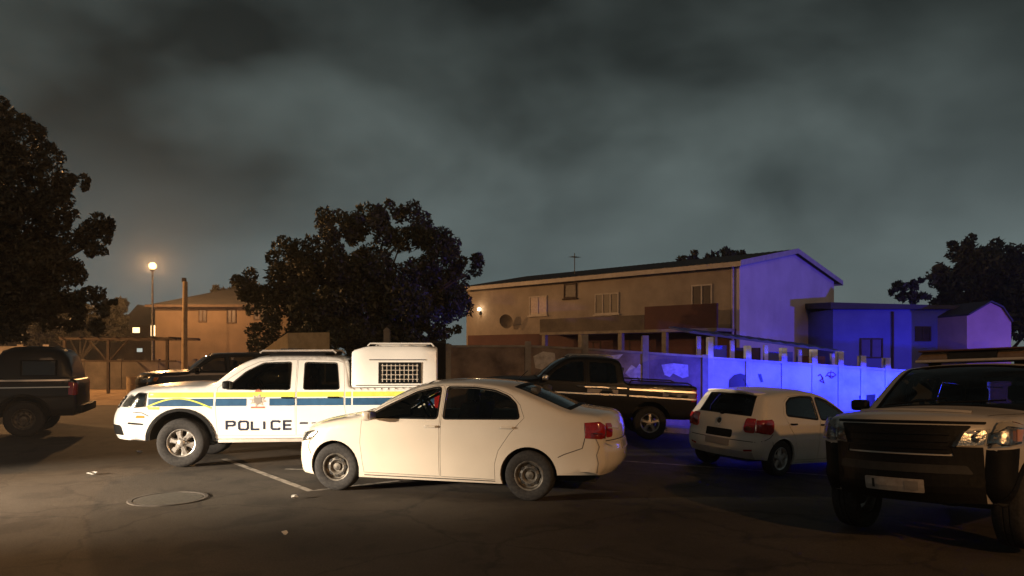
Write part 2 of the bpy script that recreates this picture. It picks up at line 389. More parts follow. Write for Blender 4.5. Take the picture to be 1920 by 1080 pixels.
def wheel(parent, x, y, z, rad, rim, width, style, sgn, steer=0):
    """sgn = +1: outer face towards +y"""
    hub = MB().lathe([(.01, -.06), (rim * .55, -.06), (rim * .62, -.02), (rim * .62, .02), (.01, .02)], 24).build('wheel', 'dark', parent)
    hub.location = (x, y, z); hub.rotation_euler = (0, 0, (0 if sgn > 0 else math.pi) + steer)
    h = width / 2
    t = MB().lathe([(rim, -h * .86), (rim + .02, -h * .98), (rad * .86, -h * 1.04), (rad * .965, -h * .9), (rad * .985, -h * .72), (rad, -h * .5), (rad, -h * .24), (rad - .009, -h * .22), (rad - .009, -h * .16), (rad, -h * .14), (rad, h * .14), (rad - .009, h * .16), (rad - .009, h * .22), (rad, h * .24), (rad, h * .5), (rad * .985, h * .72), (rad * .965, h * .9), (rad * .86, h * 1.04), (rim + .02, h * .98), (rim, h * .86)], 48).build('tyre', 'rubber', hub)
    auto_smooth(t, 50)
    q = MB()
    q.lathe([(rim - .004, -h * .85), (rim + .006, h * .84), (rim - .004, h * .90), (rim - .018, h * .84), (rim - .03, h * .55), (rim - .05, -h * .3)], 40)
    if style == 'alloy':
        for k in range(6):
            a = 2 * math.pi * k / 6 + .25; ca, sa = math.cos(a), math.sin(a)
            def P(r_, t_, yy): return (r_ * ca - t_ * sa, yy, r_ * sa + t_ * ca)
            r0, r1 = rim * .16, rim - .016
            sec = [(r0, .052, .78), (rim * .55, .036, .74), (r1 - .03, .060, .72), (r1, .082, .70)]
            v = []
            for (rr, tt, yy) in sec: v += [P(rr, -tt, h * yy - .02), P(rr, -tt * .6, h * yy), P(rr, tt * .6, h * yy), P(rr, tt, h * yy - .02), P(rr, tt, h * yy - .05), P(rr, -tt, h * yy - .05)]
            f = [(i * 6 + j, i * 6 + (j + 1) % 6, (i + 1) * 6 + (j + 1) % 6, (i + 1) * 6 + j) for i in range(3) for j in range(6)]
            q.add(v, f)
        q.lathe([(.005, h * .98), (.045, h * .96), (.06, h * .86), (.065, h * .6)], 20)
        for k in range(6):
            a = 2 * math.pi * k / 6; q.lathe([(.002, h * .9), (.011, h * .9), (.011, h * .7)], 6); n = 18
            q.v[-n:] = [(p[0] + .078 * math.cos(a), p[1], p[2] + .078 * math.sin(a)) for p in q.v[-n:]]
    elif style == 'spoke5':
        for k in range(5):
            a = 2 * math.pi * k / 5 + .3; ca, sa = math.cos(a), math.sin(a)
            def P(r_, t_, yy): return (r_ * ca - t_ * sa, yy, r_ * sa + t_ * ca)
            v = []
            for (rr, tt, yy) in [(rim * .15, .05, .8), (rim * .6, .036, .78), (rim - .012, .05, .72)]: v += [P(rr, -tt, h * yy - .03), P(rr, -tt * .5, h * yy), P(rr, tt * .5, h * yy), P(rr, tt, h * yy - .03)]
            q.add(v, [(i * 4 + j, i * 4 + j + 1, (i + 1) * 4 + j + 1, (i + 1) * 4 + j) for i in range(2) for j in range(3)])
        q.lathe([(.005, h * .9), (.05, h * .88), (.06, h * .5)], 20)
    else:   # pressed steel rim with a dished centre
        q.lathe([(rim - .03, h * .5), (rim - .045, h * .38), (rim * .72, h * .34), (rim * .66, h * .52), (rim * .52, h * .60), (rim * .42, h * .50), (rim * .36, h * .30), (rim * .30, h * .28), (rim * .27, h * .55), (.005, h * .6)], 40)
    o = q.build('rim', {'alloy': 'alloy', 'spoke5': 'alloy', 'steel': 'steel'}[style], hub); auto_smooth(o, 40)
    if style == 'steel':
        for k in range(8):
            a = 2 * math.pi * k / 8; s_ = MB().lathe([(.001, 0), (.02, 0), (.02, -.02)], 8)
            s_.v = [(p[0] * 1.3 + rim * .60 * math.cos(a), p[1] + h * .575, p[2] * 1.3 + rim * .60 * math.sin(a)) for p in s_.v]
            s_.build('vent_hole', 'seam', hub)
    return hub

def seat(parent, x, y, z, w_=.5, headrest=True, name='seat'):
    m = MB(); m.box(x - .24, x + .26, y - w_ / 2, y + w_ / 2, z, z + .16, .04)
    o = m.build(name, 'seat', parent, False); auto_smooth(o)
    b = MB(); b.box(-.07, .07, -w_ / 2, w_ / 2, 0, .58, .05); bb = b.build('backrest', 'seat', o); auto_smooth(bb); bb.location = (x - .26, y, z + .10); bb.rotation_euler = (0, R(-16), 0)
    if headrest:
        for yy in ([y] if w_ < .8 else [y - w_ * .3, y + w_ * .3]):
            h = MB(); h.box(-.05, .05, -.13, .13, 0, .18, .04); h.tube([(0, -.05, -.08), (0, -.05, .02)], .008, 6); h.tube([(0, .05, -.08), (0, .05, .02)], .008, 6)
            hh = h.build('headrest', 'seat', o); auto_smooth(hh); hh.location = (x - .44, yy, z + .70); hh.rotation_euler = (0, R(-10), 0)
    return o

def make_vehicle(name, S, p, sp):
    """p: material name of the paint; sp: dictionary with openings, doors, wheels, lights"""
    root = empty(name)
    H = [('ws', sp['ws']), ('rw', sp.get('rw'))]
    holes = []
    for kk, q in H:
        if q: holes.append((S.idx(*q[0]), S.idx(*q[1]), q[2]))
    doors = [np.array(resample(d, .05)) for d in sp['doors']]
    wins = [rounded(q, .035) for q in sp['windows']]
    # body: both sides, wrap, arch lips
    mb = MB()
    loose = [wq for wq in wins if not any(pip(d, [wq.mean(0)])[0] for d in doors)]
    for sgn in (1, -1): S.side_panel(mb, S.outline, doors + loose, sgn, 0, 0, .055)
    S.wrap_sheet(mb, 0, len(S.xz) - 1, holes=holes)
    for arc in S.arcs:
        q = np.array(arc); n = len(q)
        for sgn in (1, -1):
            a = S.side(q, 0, sgn); b_ = a.copy(); b_[:, 1] -= sgn * .035; mb.add(np.vstack([a, b_]), [(i, i + 1, i + 1 + n, i + n) for i in range(n - 1)])
    body = weld(mb.build('body', p, root))
    # arch liners and floor
    ln = MB()
    for arc in S.arcs:
        q = np.array(arc); n = len(q); c = q.mean(0)
        for sgn in (1, -1):
            a = S.side(q, 0, sgn); a[:, 1] -= sgn * .034; b_ = a.copy(); b_[:, 1] = sgn * .42
            ln.add(np.vstack([a, b_]), [(i, i + 1, i + 1 + n, i + n) for i in range(n - 1)]); ln.add(b_, [tuple(range(n))])
    for sgn in (1, -1): ln.box(S.arches[1][0] + S.arches[1][2] + .02, S.arches[0][0] - S.arches[0][2] - .02, sgn * .42 - .0, sgn * (S.wz[0, 1] - .04), sp['belly'] + .01, sp['belly'] + .13)
    ln.box(S.xz[-1, 0] + .1, S.xz[0, 0] - .05, -.43, .43, sp['belly'] + .02, sp['belly'] + .12)
    for ax in (S.arches[0][0], S.arches[1][0]): ln.tube([(ax, -.7, sp['wheel'][0]), (ax, .7, sp['wheel'][0])], .05, 8)
    ln.build('underbody', 'dark', root)
    # doors with windows
    left_windows = list(wins)
    for di, d in enumerate(doors):
        wq = [x for x in wins if pip(d, [x.mean(0)])[0]]
        for sgn in (1, -1):
            m_ = MB(); S.side_panel(m_, inset(d, .005), wq, sgn, 0, .02, .055); do = weld(m_.build('door', p, root))
            jm = MB(); S.side_panel(jm, inset(d, -.012), [inset(d, .03)], sgn, -.022, 0, None, False); jm.build('door_jamb', 'seam', do)
            for x in wq:
                if sp.get('frame', True):
                    fr = MB(); S.side_panel(fr, inset(x, -sp.get('frame_w', .022)), [x], sgn, .003, .006, None, False); fr.build('window_frame', 'plastic', do)
                gl = MB(); S.side_panel(gl, x, (), sgn, -.010, 0, .12, False); weld(gl.build('window', sp.get('glass', 'glass'), do))
            hx, hz = sp['handles'][di]
            hb = MB(); hp = S.side([(hx, hz), (hx - .17, hz)], 0, sgn)
            a, b_ = Vector(hp[0]), Vector(hp[1]); o_ = Vector((0, sgn * .032, 0))
            hb.tube([a, a + o_ * .8 + Vector((-.02, 0, 0)), b_ + o_ + Vector((.02, 0, 0)), b_], [.012, .014, .014, .012], 8); auto_smooth(hb.build('handle', sp.get('handle_mat', 'plastic'), do))
    for x in loose:
        for sgn in (1, -1):
            fr = MB(); S.side_panel(fr, inset(x, -.022), [x], sgn, .003, .006, None, False); fr.build('window_frame', 'plastic', root)
            gl = MB(); S.side_panel(gl, x, (), sgn, -.008, 0, .12, False); weld(gl.build('window', sp.get('glass', 'glass'), root))
    # screens
    for nm, hk in zip(('windscreen', 'rear_window'), holes):
        gl = MB(); S.wrap_sheet(gl, hk[0], hk[1], -hk[2], hk[2], 16, off=-.006); weld(gl.build(nm, sp.get('glass_ws', sp.get('glass', 'glass')), root))
        # dark edge band
        fr = MB(); e = .05
        for a0, a1, b0, b1 in ((hk[0], hk[1], -hk[2], -hk[2] + e), (hk[0], hk[1], hk[2] - e, hk[2])): S.wrap_sheet(fr, a0, a1, b0, b1, 2, off=.001)
        S.wrap_sheet(fr, hk[0], hk[0] + 1, -hk[2], hk[2], 16, off=.001); S.wrap_sheet(fr, hk[1] - 1, hk[1], -hk[2], hk[2], 16, off=.001)
        fr.build('screen_seal', 'plastic', root)
    # wheels
    rad, rim, wd, style = sp['wheel']
    for i, (cx, cz, ar) in enumerate(S.arches):
        for sgn in (1, -1):
            yy = float(S.W(np.array([cx]), np.array([cz + .3]))[0]) - wd / 2 - sp.get('tuck', .03)
            wheel(root, cx, sgn * yy, rad, rad, rim, wd, style, sgn, sp.get('steer', 0) if i == 0 else 0)
    # cabin
    cx, fz = sp['cabin']
    for y in (.36, -.36): seat(root, cx, y, fz)
    if sp.get('rear_seat'): seat(root, sp['rear_seat'], 0, fz, 1.15)
    d = MB(); d.box(cx + .62, cx + 1.05, -.62, .62, fz + .22, fz + sp.get('dash', .50), .06); auto_smooth(d.build('dashboard', 'dark', root))
    st = MB(); n = 24; st.tube([(.19 * math.cos(t), .19 * math.sin(t), 0) for t in np.linspace(0, 2 * math.pi, n + 1)], .015, 6, False); st.box(-.18, .18, -.025, .025, -.015, .015)
    sw = st.build('steering_wheel', 'dark', root); sw.location = (cx + .48, -.36, fz + .52); sw.rotation_euler = (0, R(-62), 0)
    # mirrors
    mx, mz = sp['mirror']
    for sgn in (1, -1):
        q = MB(); q.box(-.06, .06, -.10, .10, -.065, .065, .04); q.tube([(.01, -sgn * .10, -.03), (.03, -sgn * .19, -.06)], .022, 8)
        o = q.build('mirror', sp.get('mirror_mat', p), root); auto_smooth(o, 60); yy = float(S.side([(mx, mz - .05)])[0, 1]); o.location = (mx, sgn * (yy + .15), mz)
        g_ = MB(); g_.box(-.064, -.061, -.085, .085, -.05, .05); g_.build('mirror_glass', 'chrome', o)
    return root
def lights(S, root, name, m, side_poly=None, end_poly=None, k=None, off=.006, both=(1, -1), spacing=.03, inner=None):
    for sgn in both:
        mb = MB()
        if side_poly is not None: S.side_panel(mb, S.snap(side_poly), (), sgn, off, .012, spacing, True)
        if end_poly is not None: S.end_panel(mb, rounded([(sgn * a, b) for a, b in end_poly], .03), k[0], k[1], off, .012, spacing)
        o = weld(mb.build(name, m, root))
        if inner:
            for (iy, iz, ir) in inner:
                l = MB().lathe([(.001, .0), (ir * .5, .006), (ir * .9, .03), (ir, .034)], 20); l.v = [(p_[1] * -1, p_[0], p_[2]) for p_ in l.v]
                q = S.end([(sgn * iy, iz)], k[0], k[1], .012)[0]; l.v = [(a + q[0], b + q[1], c + q[2]) for a, b, c in l.v]; auto_smooth(l.build('bulb_bowl', 'reflector', o))
def place(root, x, y, fwd):
    """stand a vehicle on the ground sheet: fwd is its heading in plan"""
    fx, fy = Vector((fwd[0], fwd[1], 0)).normalized()[:2]; e = 1.4
    dz = (gz(x + fx * e, y + fy * e) - gz(x - fx * e, y - fy * e)) / (2 * e); lz = (gz(x - fy * .7, y + fx * .7) - gz(x + fy * .7, y - fx * .7)) / 1.4
    f = Vector((fx, fy, dz)).normalized(); l = Vector((-fy, fx, lz)); u = f.cross(l).normalized(); l = u.cross(f)
    root.matrix_world = Matrix(((f.x, l.x, u.x, x), (f.y, l.y, u.y, y), (f.z, l.z, u.z, gz(x, y)), (0, 0, 0, 1)))
def gz(x, y=50):
    t = max(0, min(x, 16) - .6); q = max(0, min(1, (y - 6.5) / 5)); return -.066 * (t - .3 * (1 - math.exp(-t / .3))) * q * q * (3 - 2 * q)
def at(px, py, Y): return Vector(((px - CX) / F * Y, Y, CAMZ - (py - HY) / F * Y))

# ================================================================== SETTING
def asphalt_mat():
    m = bpy.data.materials.new('asphalt'); m.use_nodes = True; t = m.node_tree; n_ = t.nodes; l_ = t.links; bs = n_['Principled BSDF']; bs.inputs['Roughness'].default_value = .82; bs.inputs['Specular IOR Level'].default_value = .35
    tc = n_.new('ShaderNodeTexCoord')
    def noise(sc_, det, ro=.6, dist=0):
        a = n_.new('ShaderNodeTexNoise'); a.inputs['Scale'].default_value = sc_; a.inputs['Detail'].default_value = det; a.inputs['Roughness'].default_value = ro; a.inputs['Distortion'].default_value = dist; l_.new(tc.outputs['Object'], a.inputs['Vector']); return a
    def ramp(src, st):
        r = n_.new('ShaderNodeValToRGB'); e = r.color_ramp.elements
        while len(e) < len(st): e.new(.5)
        for k, (p, c) in zip(e, st): k.position = p; k.color = (*c, 1)
        l_.new(src, r.inputs['Fac']); return r
    def mix(mode, f, a, c):
        x = n_.new('ShaderNodeMix'); x.data_type = 'RGBA'; x.blend_type = mode; x.inputs[0].default_value = f; l_.new(a, x.inputs[6]); l_.new(c, x.inputs[7]); return x.outputs[2]
    big = ramp(noise(.45, 5).outputs['Fac'], [(.3, (.036, .028, .021)), (.5, (.054, .043, .032)), (.72, (.076, .062, .047))])
    grain = ramp(noise(70, 3, .7).outputs['Fac'], [(.32, (.45, .45, .45)), (.68, (1.6, 1.6, 1.55))])
    stain = ramp(noise(1.6, 4, .55, .6).outputs['Fac'], [(.36, (.45, .44, .43)), (.47, (1, 1, 1))])
    vo = n_.new('ShaderNodeTexVoronoi'); vo.feature = 'DISTANCE_TO_EDGE'; vo.inputs['Scale'].default_value = .42
    mp = n_.new('ShaderNodeMix'); mp.data_type = 'RGBA'; mp.blend_type = 'ADD'; mp.inputs[0].default_value = .55; l_.new(tc.outputs['Object'], mp.inputs[6]); l_.new(noise(1.3, 5, .65).outputs['Color'], mp.inputs[7]); l_.new(mp.outputs[2], vo.inputs['Vector'])
    crack = ramp(vo.outputs['Distance'], [(.004, (.28, .27, .26)), (.013, (1, 1, 1))])
    c = mix('MULTIPLY', .85, big.outputs['Color'], grain.outputs['Color']); c = mix('MULTIPLY', .7, c, stain.outputs['Color']); c = mix('MULTIPLY', .5, c, crack.outputs['Color'])
    l_.new(c, bs.inputs['Base Color'])
    bp = n_.new('ShaderNodeBump'); bp.inputs['Strength'].default_value = .55; bp.inputs['Distance'].default_value = .008; l_.new(noise(95, 3, .7).outputs['Fac'], bp.inputs['Height'])
    b2 = n_.new('ShaderNodeBump'); b2.inputs['Strength'].default_value = .4; b2.inputs['Distance'].default_value = .03; l_.new(noise(2.2, 4).outputs['Fac'], b2.inputs['Height']); l_.new(bp.outputs['Normal'], b2.inputs['Normal'])
    l_.new(b2.outputs['Normal'], bs.inputs['Normal']); return m
M['asphalt'] = asphalt_mat()
M['earth'] = mat('earth', (.07, .05, .035), .95, noise=(1.5, (.05, .036, .025), (.10, .075, .05), .3, .7), bump=(20, .5, .02))
M['sand'] = mat('sandy_verge', (.26, .17, .09), .95, noise=(2.2, (.18, .115, .06), (.32, .21, .115), .3, .7), bump=(30, .5, .02))
M['line'] = mat('worn_road_paint', (.30, .27, .22), .8, noise=(7, (.10, .09, .075), (.36, .32, .27), .36, .58))
M['worn_ring'] = mat('worn_concrete_ring', (.07, .058, .046), .85, noise=(4, (.045, .037, .030), (.095, .080, .064), .4, .62))
M['iron'] = mat('cast_iron', (.09, .082, .072), .6, .3, noise=(20, (.06, .055, .05), (.13, .12, .10), .3, .7), bump=(60, .4, .004))
M['concrete'] = mat('concrete', (.22, .19, .16), .9, noise=(3, (.15, .13, .11), (.28, .25, .21), .3, .7), bump=(25, .3, .01))
M['plaster_b'] = mat('brown_plaster', (.16, .11, .085), .9, noise=(1.6, (.085, .06, .048), (.24, .18, .14), .33, .66), bump=(12, .4, .02))
M['plaster_g'] = mat('grey_plaster', (.10, .085, .07), .9, noise=(1.2, (.06, .05, .042), (.15, .125, .10), .3, .7), bump=(12, .4, .02))
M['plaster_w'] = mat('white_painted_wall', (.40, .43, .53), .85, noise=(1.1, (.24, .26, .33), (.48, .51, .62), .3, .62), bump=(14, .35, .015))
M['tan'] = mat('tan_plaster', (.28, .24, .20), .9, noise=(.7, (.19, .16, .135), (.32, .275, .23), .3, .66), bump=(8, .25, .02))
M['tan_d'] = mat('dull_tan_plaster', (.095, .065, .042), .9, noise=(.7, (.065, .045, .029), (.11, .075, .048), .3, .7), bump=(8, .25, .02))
M['maroon'] = mat('maroon_paint', (.075, .028, .024), .8, noise=(1, (.055, .020, .018), (.095, .036, .03), .3, .7))
M['lilac'] = mat('pale_gable_plaster', (.56, .50, .50), .9, noise=(.6, (.46, .41, .41), (.62, .56, .56), .3, .7), bump=(8, .25, .02))
M['roof'] = mat('dark_roof_sheet', (.035, .033, .032), .7, noise=(1.5, (.025, .024, .023), (.05, .045, .042), .3, .7))
M['trim'] = mat('off_white_trim', (.42, .38, .34), .7, noise=(4, (.34, .30, .27), (.46, .42, .38), .3, .7))
M['timber'] = mat('weathered_timber', (.42, .31, .19), .9, noise=(6, (.30, .21, .12), (.50, .37, .23), .3, .7), bump=(30, .5, .01))
M['canvas'] = mat('tan_canvas', (.48, .36, .20), .9, noise=(5, (.38, .28, .15), (.54, .41, .24), .3, .7), bump=(12, .4, .02))
M['dtimber'] = mat('dark_timber', (.045, .03, .02), .9, noise=(6, (.03, .02, .013), (.065, .042, .03), .3, .7))
M['bluelight_wall'] = mat('blue_light_tinted_wall', (.10, .12, .34), .9, noise=(.8, (.08, .095, .29), (.12, .145, .38), .3, .7), bump=(8, .25, .02))  # blue of the beacon light put into the wall colour
M['pinkwall'] = mat('pink_wall', (.46, .27, .24), .9, noise=(.8, (.38, .22, .19), (.52, .31, .27), .3, .7), bump=(8, .25, .02))
M['pane'] = mat('window_pane', (.03, .022, .022), .4, spec=.3, noise=(3, (.02, .015, .015), (.05, .035, .035), .3, .7))
M['curtain'] = mat('pale_curtain', (.50, .42, .36), .9, noise=(9, (.40, .33, .28), (.56, .48, .42), .3, .7))
M['leaf'] = mat('dark_leaf', (.030, .033, .016), .6, noise=(.9, (.020, .022, .010), (.042, .045, .020), .3, .7))
M['leaf2'] = mat('dark_leaf_dry', (.036, .030, .016), .6, noise=(.9, (.022, .019, .010), (.050, .042, .022), .3, .7))
M['bark'] = mat('bark', (.06, .045, .032), .95, noise=(8, (.04, .03, .02), (.08, .06, .045), .3, .7), bump=(30, .6, .02))
M['lit_warm'] = mat('lit_window', (.8, .6, .3), .5, emit=(1, .72, .36), es=2.6)
M['lit_cool'] = mat('lit_window_cool', (.5, .6, .6), .5, emit=(.62, .80, .80), es=.55)
def globe_mat():
    m = bpy.data.materials.new('lit_sodium_globe'); m.use_nodes = True; t = m.node_tree
    for n in list(t.nodes): t.nodes.remove(n)
    o = t.nodes.new('ShaderNodeOutputMaterial'); mx = t.nodes.new('ShaderNodeMixShader'); tr = t.nodes.new('ShaderNodeBsdfTransparent'); em = t.nodes.new('ShaderNodeEmission')
    em.inputs['Color'].default_value = (1, .52, .20, 1); em.inputs['Strength'].default_value = 8; mx.inputs[0].default_value = .4
    t.links.new(tr.outputs[0], mx.inputs[1]); t.links.new(em.outputs[0], mx.inputs[2]); t.links.new(mx.outputs[0], o.inputs['Surface']); return m
M['bulb'] = globe_mat()
M['redpaint'] = mat('red_spray_paint', (.16, .015, .02), .7)
M['whitepaint'] = mat('splashed_whitewash', (.46, .42, .37), .85, noise=(8, (.30, .27, .24), (.52, .48, .43), .3, .6))
M['bluesheet'] = mat('blue_painted_sheet', (.05, .08, .42), .6, noise=(1.2, (.04, .06, .34), (.065, .10, .48), .3, .7))

# ground sheets follow the slope of the street (down to the right)
def sheet(name, x0, x1, y0, y1, dz, m, kind='structure', step=.5):
    xs = sorted(set([x0, x1] + [x for x in np.arange(-2, 18.01, step) if x0 < x < x1])); v = []; f = []
    ys = sorted(set([y0, y1] + [y for y in np.arange(6, 12.6, .5) if y0 < y < y1]))
    for y in ys: v += [(x, y, gz(x, y) + dz) for x in xs]
    n = len(xs); f = [(j * n + i, j * n + i + 1, j * n + i + 1 + n, j * n + i + n) for j in range(len(ys) - 1) for i in range(n - 1)]
    o = obj(name, v, f, m, None, True); o['kind'] = kind; return o
sheet('ground', -150, 150, -60, 160, -.008, 'earth')
sheet('road', -70, 70, -40, 18.6, -.002, 'asphalt')
sheet('verge', -60, -4.2, 25.5, 41.5, 0, 'sand')
# pavement with a kerb in front of the boundary wall
def strip(name, x0, x1, y0, y1, h, m, parent=None):
    xs = sorted(set([x0, x1] + [x for x in np.arange(-2, 18.01, .5) if x0 < x < x1])); v = []; f = []
    for x in xs: z = gz(x); v += [(x, y0, z - .1), (x, y0, z + h), (x, y1, z + h), (x, y1, z - .1)]
    for i in range(len(xs) - 1):
        for j in range(3): f.append((i * 4 + j, i * 4 + 4 + j, i * 4 + 5 + j, i * 4 + 1 + j))
    return obj(name, v, f, m, parent)
pv = strip('pavement', -4, 30, 18.75, 19.62, .12, 'concrete'); pv['kind'] = 'structure'
x = -4.0
while x < 14:
    strip('kerb_stone', x, x + .985, 18.6, 18.745, .125, 'concrete', pv); x += 1.0
def line_on_ground(pts, wd, name, m='line', dz=.003):
    v = []; f = []; out_ = []
    for a, b in zip(pts[:-1], pts[1:]):
        for k in range(8): out_.append(Vector(a).lerp(Vector(b), k / 8))
    out_.append(Vector(pts[-1]))
    for i, p in enumerate(out_):
        d = (out_[min(i + 1, len(out_) - 1)] - out_[max(i - 1, 0)]).normalized(); n = Vector((-d.y, d.x)) * wd / 2
        for q in (p + n, p - n): v.append((q.x, q.y, gz(q.x) + dz))
    f = [(2 * i, 2 * i + 1, 2 * i + 3, 2 * i + 2) for i in range(len(out_) - 1)]
    o = obj(name, v, f, m); o['kind'] = 'structure'; return o
line_on_ground([(-5.0, 12.5), (-2.68, 9.58), (-1.62, 10.35)], .10, 'road_marking')
line_on_ground([(-3.6, 11.4), (-2.9, 11.3), (-1.9, 10.6)], .09, 'road_marking')
line_on_ground([(1.5, 12.75), (5.6, 12.62)], .10, 'road_marking')
mh = empty('manhole_cover', (-4.33, 9.08, 0))
tag(mh, 'round iron manhole cover set in the asphalt before the police pickup', 'manhole cover')
def disc(name, prof, m, par, n=48):
    q = MB().lathe(prof, n); q.v = [(a, c, b) for a, b, c in q.v]; return auto_smooth(q.build(name, m, par))
disc('rim', [(.47, .0), (.46, .008), (.415, .008), (.41, .002)], 'worn_ring', mh)
disc('lid', [(.405, -.002), (.40, .005), (.30, .006), (.001, .006)], 'iron', mh)

# ---------------------------------------------------------------- boundary walls
WY = 19.55
def wx(px): return (px - CX) / F * WY
def wzc(px, py): return CAMZ - (py - HY) / F * WY
def wall_bay(par, x0, x1, h, m, thick=.14):
    v = []; f = []; xs = np.linspace(x0, x1, max(2, int((x1 - x0) / .5) + 1))
    for x in xs: z = gz(x); v += [(x, WY, z - .15), (x, WY, z + h), (x, WY + thick, z + h), (x, WY + thick, z - .15)]
    n = len(xs)
    for i in range(n - 1):
        for j in range(4): f.append((i * 4 + j, i * 4 + 4 + j, i * 4 + 4 + (j + 1) % 4, i * 4 + (j + 1) % 4))
    f += [(0, 1, 2, 3), tuple(4 * (n - 1) + k for k in (3, 2, 1, 0))]
    return obj('panel', v, f, m, par)
def wall(name, posts, hs, m, pm, label, ptops, pw=.17):
    r_ = empty(name, (0, 0, 0)); tag(r_, label, 'wall')
    for i in range(len(posts) - 1):
        a, b = wx(posts[i]) + pw / 2 - .01, wx(posts[i + 1]) - pw / 2 + .01
        o = wall_bay(r_, a, b, hs, m)
        cp = MB(); cp.prism([(a, gz(a) + hs + .002), (b, gz(b) + hs + .002), (b, gz(b) + hs + .06), (a, gz(a) + hs + .06)], WY - .03, WY + .17); cp.build('coping', pm, r_)
    for px, tp in zip(posts, ptops):
        x = wx(px); MB().box(x - pw / 2, x + pw / 2, WY - .04, WY + .18, gz(x) - .15, wzc(px, tp) if tp else gz(x) + hs + .09, .012).build('post', pm, r_)
    return r_
wb = wall('boundary_wall', [840, 990, 1097, 1210, 1322], 2.0, 'plaster_b', 'concrete', 'weathered brown plaster wall with stubby posts behind the black pickup', [0, 640, 627, 629, 0])
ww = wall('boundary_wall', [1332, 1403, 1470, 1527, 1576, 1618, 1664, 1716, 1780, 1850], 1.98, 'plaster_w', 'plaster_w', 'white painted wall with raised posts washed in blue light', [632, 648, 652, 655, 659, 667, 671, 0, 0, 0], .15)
# whitewash splashes on the brown wall
def patch(name, poly, m, par, y=WY - .004):
    q = MB(); pts = [(wx(a), wzc(a, b)) for a, b in poly]; V, Fc = cdt(np.array(pts), (), None); q.add([(a, y, b) for a, b in V], Fc); return q.build(name, m, par)
patch('whitewash_patch', [(1178, 692), (1184, 684), (1193, 690), (1199, 682), (1207, 688), (1211, 697), (1202, 700), (1216, 722), (1208, 723), (1195, 706), (1196, 735), (1189, 735), (1186, 712), (1172, 700)], 'whitepaint', wb)
patch('whitewash_patch', [(1000, 668), (1018, 659), (1040, 662), (1043, 690), (1024, 695), (1004, 690)], 'whitepaint', wb)
patch('whitewash_patch', [(1072, 664), (1140, 667), (1168, 664), (1160, 673), (1120, 671), (1085, 672)], 'whitepaint', wb)
patch('whitewash_patch', [(1240, 684), (1262, 681), (1290, 684), (1291, 706), (1280, 709), (1262, 700), (1256, 707), (1246, 703)], 'whitepaint', wb)
def scribble(pts, wd, par, m='redpaint'):
    q = MB(); P = [Vector((wx(a), 0, wzc(a, b))) for a, b in pts]
    for a, b in zip(P[:-1], P[1:]):
        d = (b - a).normalized(); n = Vector((-d.z, 0, d.x)) * wd / 2; e = d * wd * .3
        q.add([(c.x, WY - .006, c.z) for c in (a - e + n, a - e - n, b + e - n, b + e + n)], [(0, 1, 2, 3)])
    return q.build('graffiti', m, par)
scribble([(1530, 722), (1531, 706), (1538, 702), (1543, 709), (1537, 714), (1545, 718), (1540, 705)], .035, ww)
scribble([(1548, 706), (1553, 699), (1562, 698), (1567, 703), (1559, 709), (1551, 704), (1563, 706)], .03, ww)
scribble([(1556, 709), (1558, 695)], .025, ww)
# dark vents let into the white wall
def vent(poly):
    o = patch('vent', poly, 'pane', ww, WY - .012); return o
vent([(1366, 729), (1367, 712), (1376, 703), (1388, 700), (1400, 704), (1406, 714), (1406, 729)])
vent([(1610, 742), (1641, 739), (1640, 757), (1630, 766), (1614, 762)])
vent([(1421, 701), (1427, 701), (1431, 716), (1426, 717)])
# tall dark gate leaf where the brown wall begins
gt = empty('steel_gate', (wx(820), WY, 0)); tag(gt, 'tall black sheet metal gate leaf at the end of the brown wall', 'gate')
MB().box(-.20, .20, -.02, .02, .06, 2.12).build('sheet', 'plastic', gt)
q = MB(); q.box(-.235, -.205, -.04, .04, 0, 2.2); q.box(.205, .235, -.04, .04, 0, 2.2); q.box(-.205, .205, -.035, .035, 2.125, 2.18); q.build('frame', 'seam', gt)
MB().tube([(.12, -.05, 1.0), (.12, -.05, 1.15)], .014).build('handle', 'steel', gt)
# plain post standing behind the canopy of the police pickup
pt = empty('fence_post', (wx(722), WY + .3, 0)); tag(pt, 'short grey concrete post rising behind the police pickup canopy', 'post')
MB().box(-.085, .085, -.08, .08, -.05, 2.46, .012).build('shaft', 'concrete', pt); MB().prism([(-.1, 2.462), (.1, 2.462), (0, 2.55)], -.09, .09).build('cap', 'concrete', pt)

# ---------------------------------------------------------------- long two-storey house
BO = Vector((8.94, 28.7, gz(8.94))); BE = Vector((-.723, .691, 0)).normalized(); BL, BW = 15.7, 10.2
bh = empty('apartment_house', BO, math.atan2(BE.y, BE.x)); tag(bh, 'long two-storey tan house with dark low pitched roof and pale gable', 'house')
def fu(px, py, dy=0):
    """spot on the long front (local x, z) seen at a pixel of the photograph"""
    nrm = Vector((-BE.y, BE.x, 0)); O = BO + nrm * dy; k = (px - CX) / F; u = (k * O.y - O.x) / (BE.x - k * BE.y); Y = O.y + u * BE.y
    return u, CAMZ - (py - HY) / F * Y - BO.z
EAVE = 6.0; APEX = EAVE + .95; FLOOR = fu(960, 627)[1]
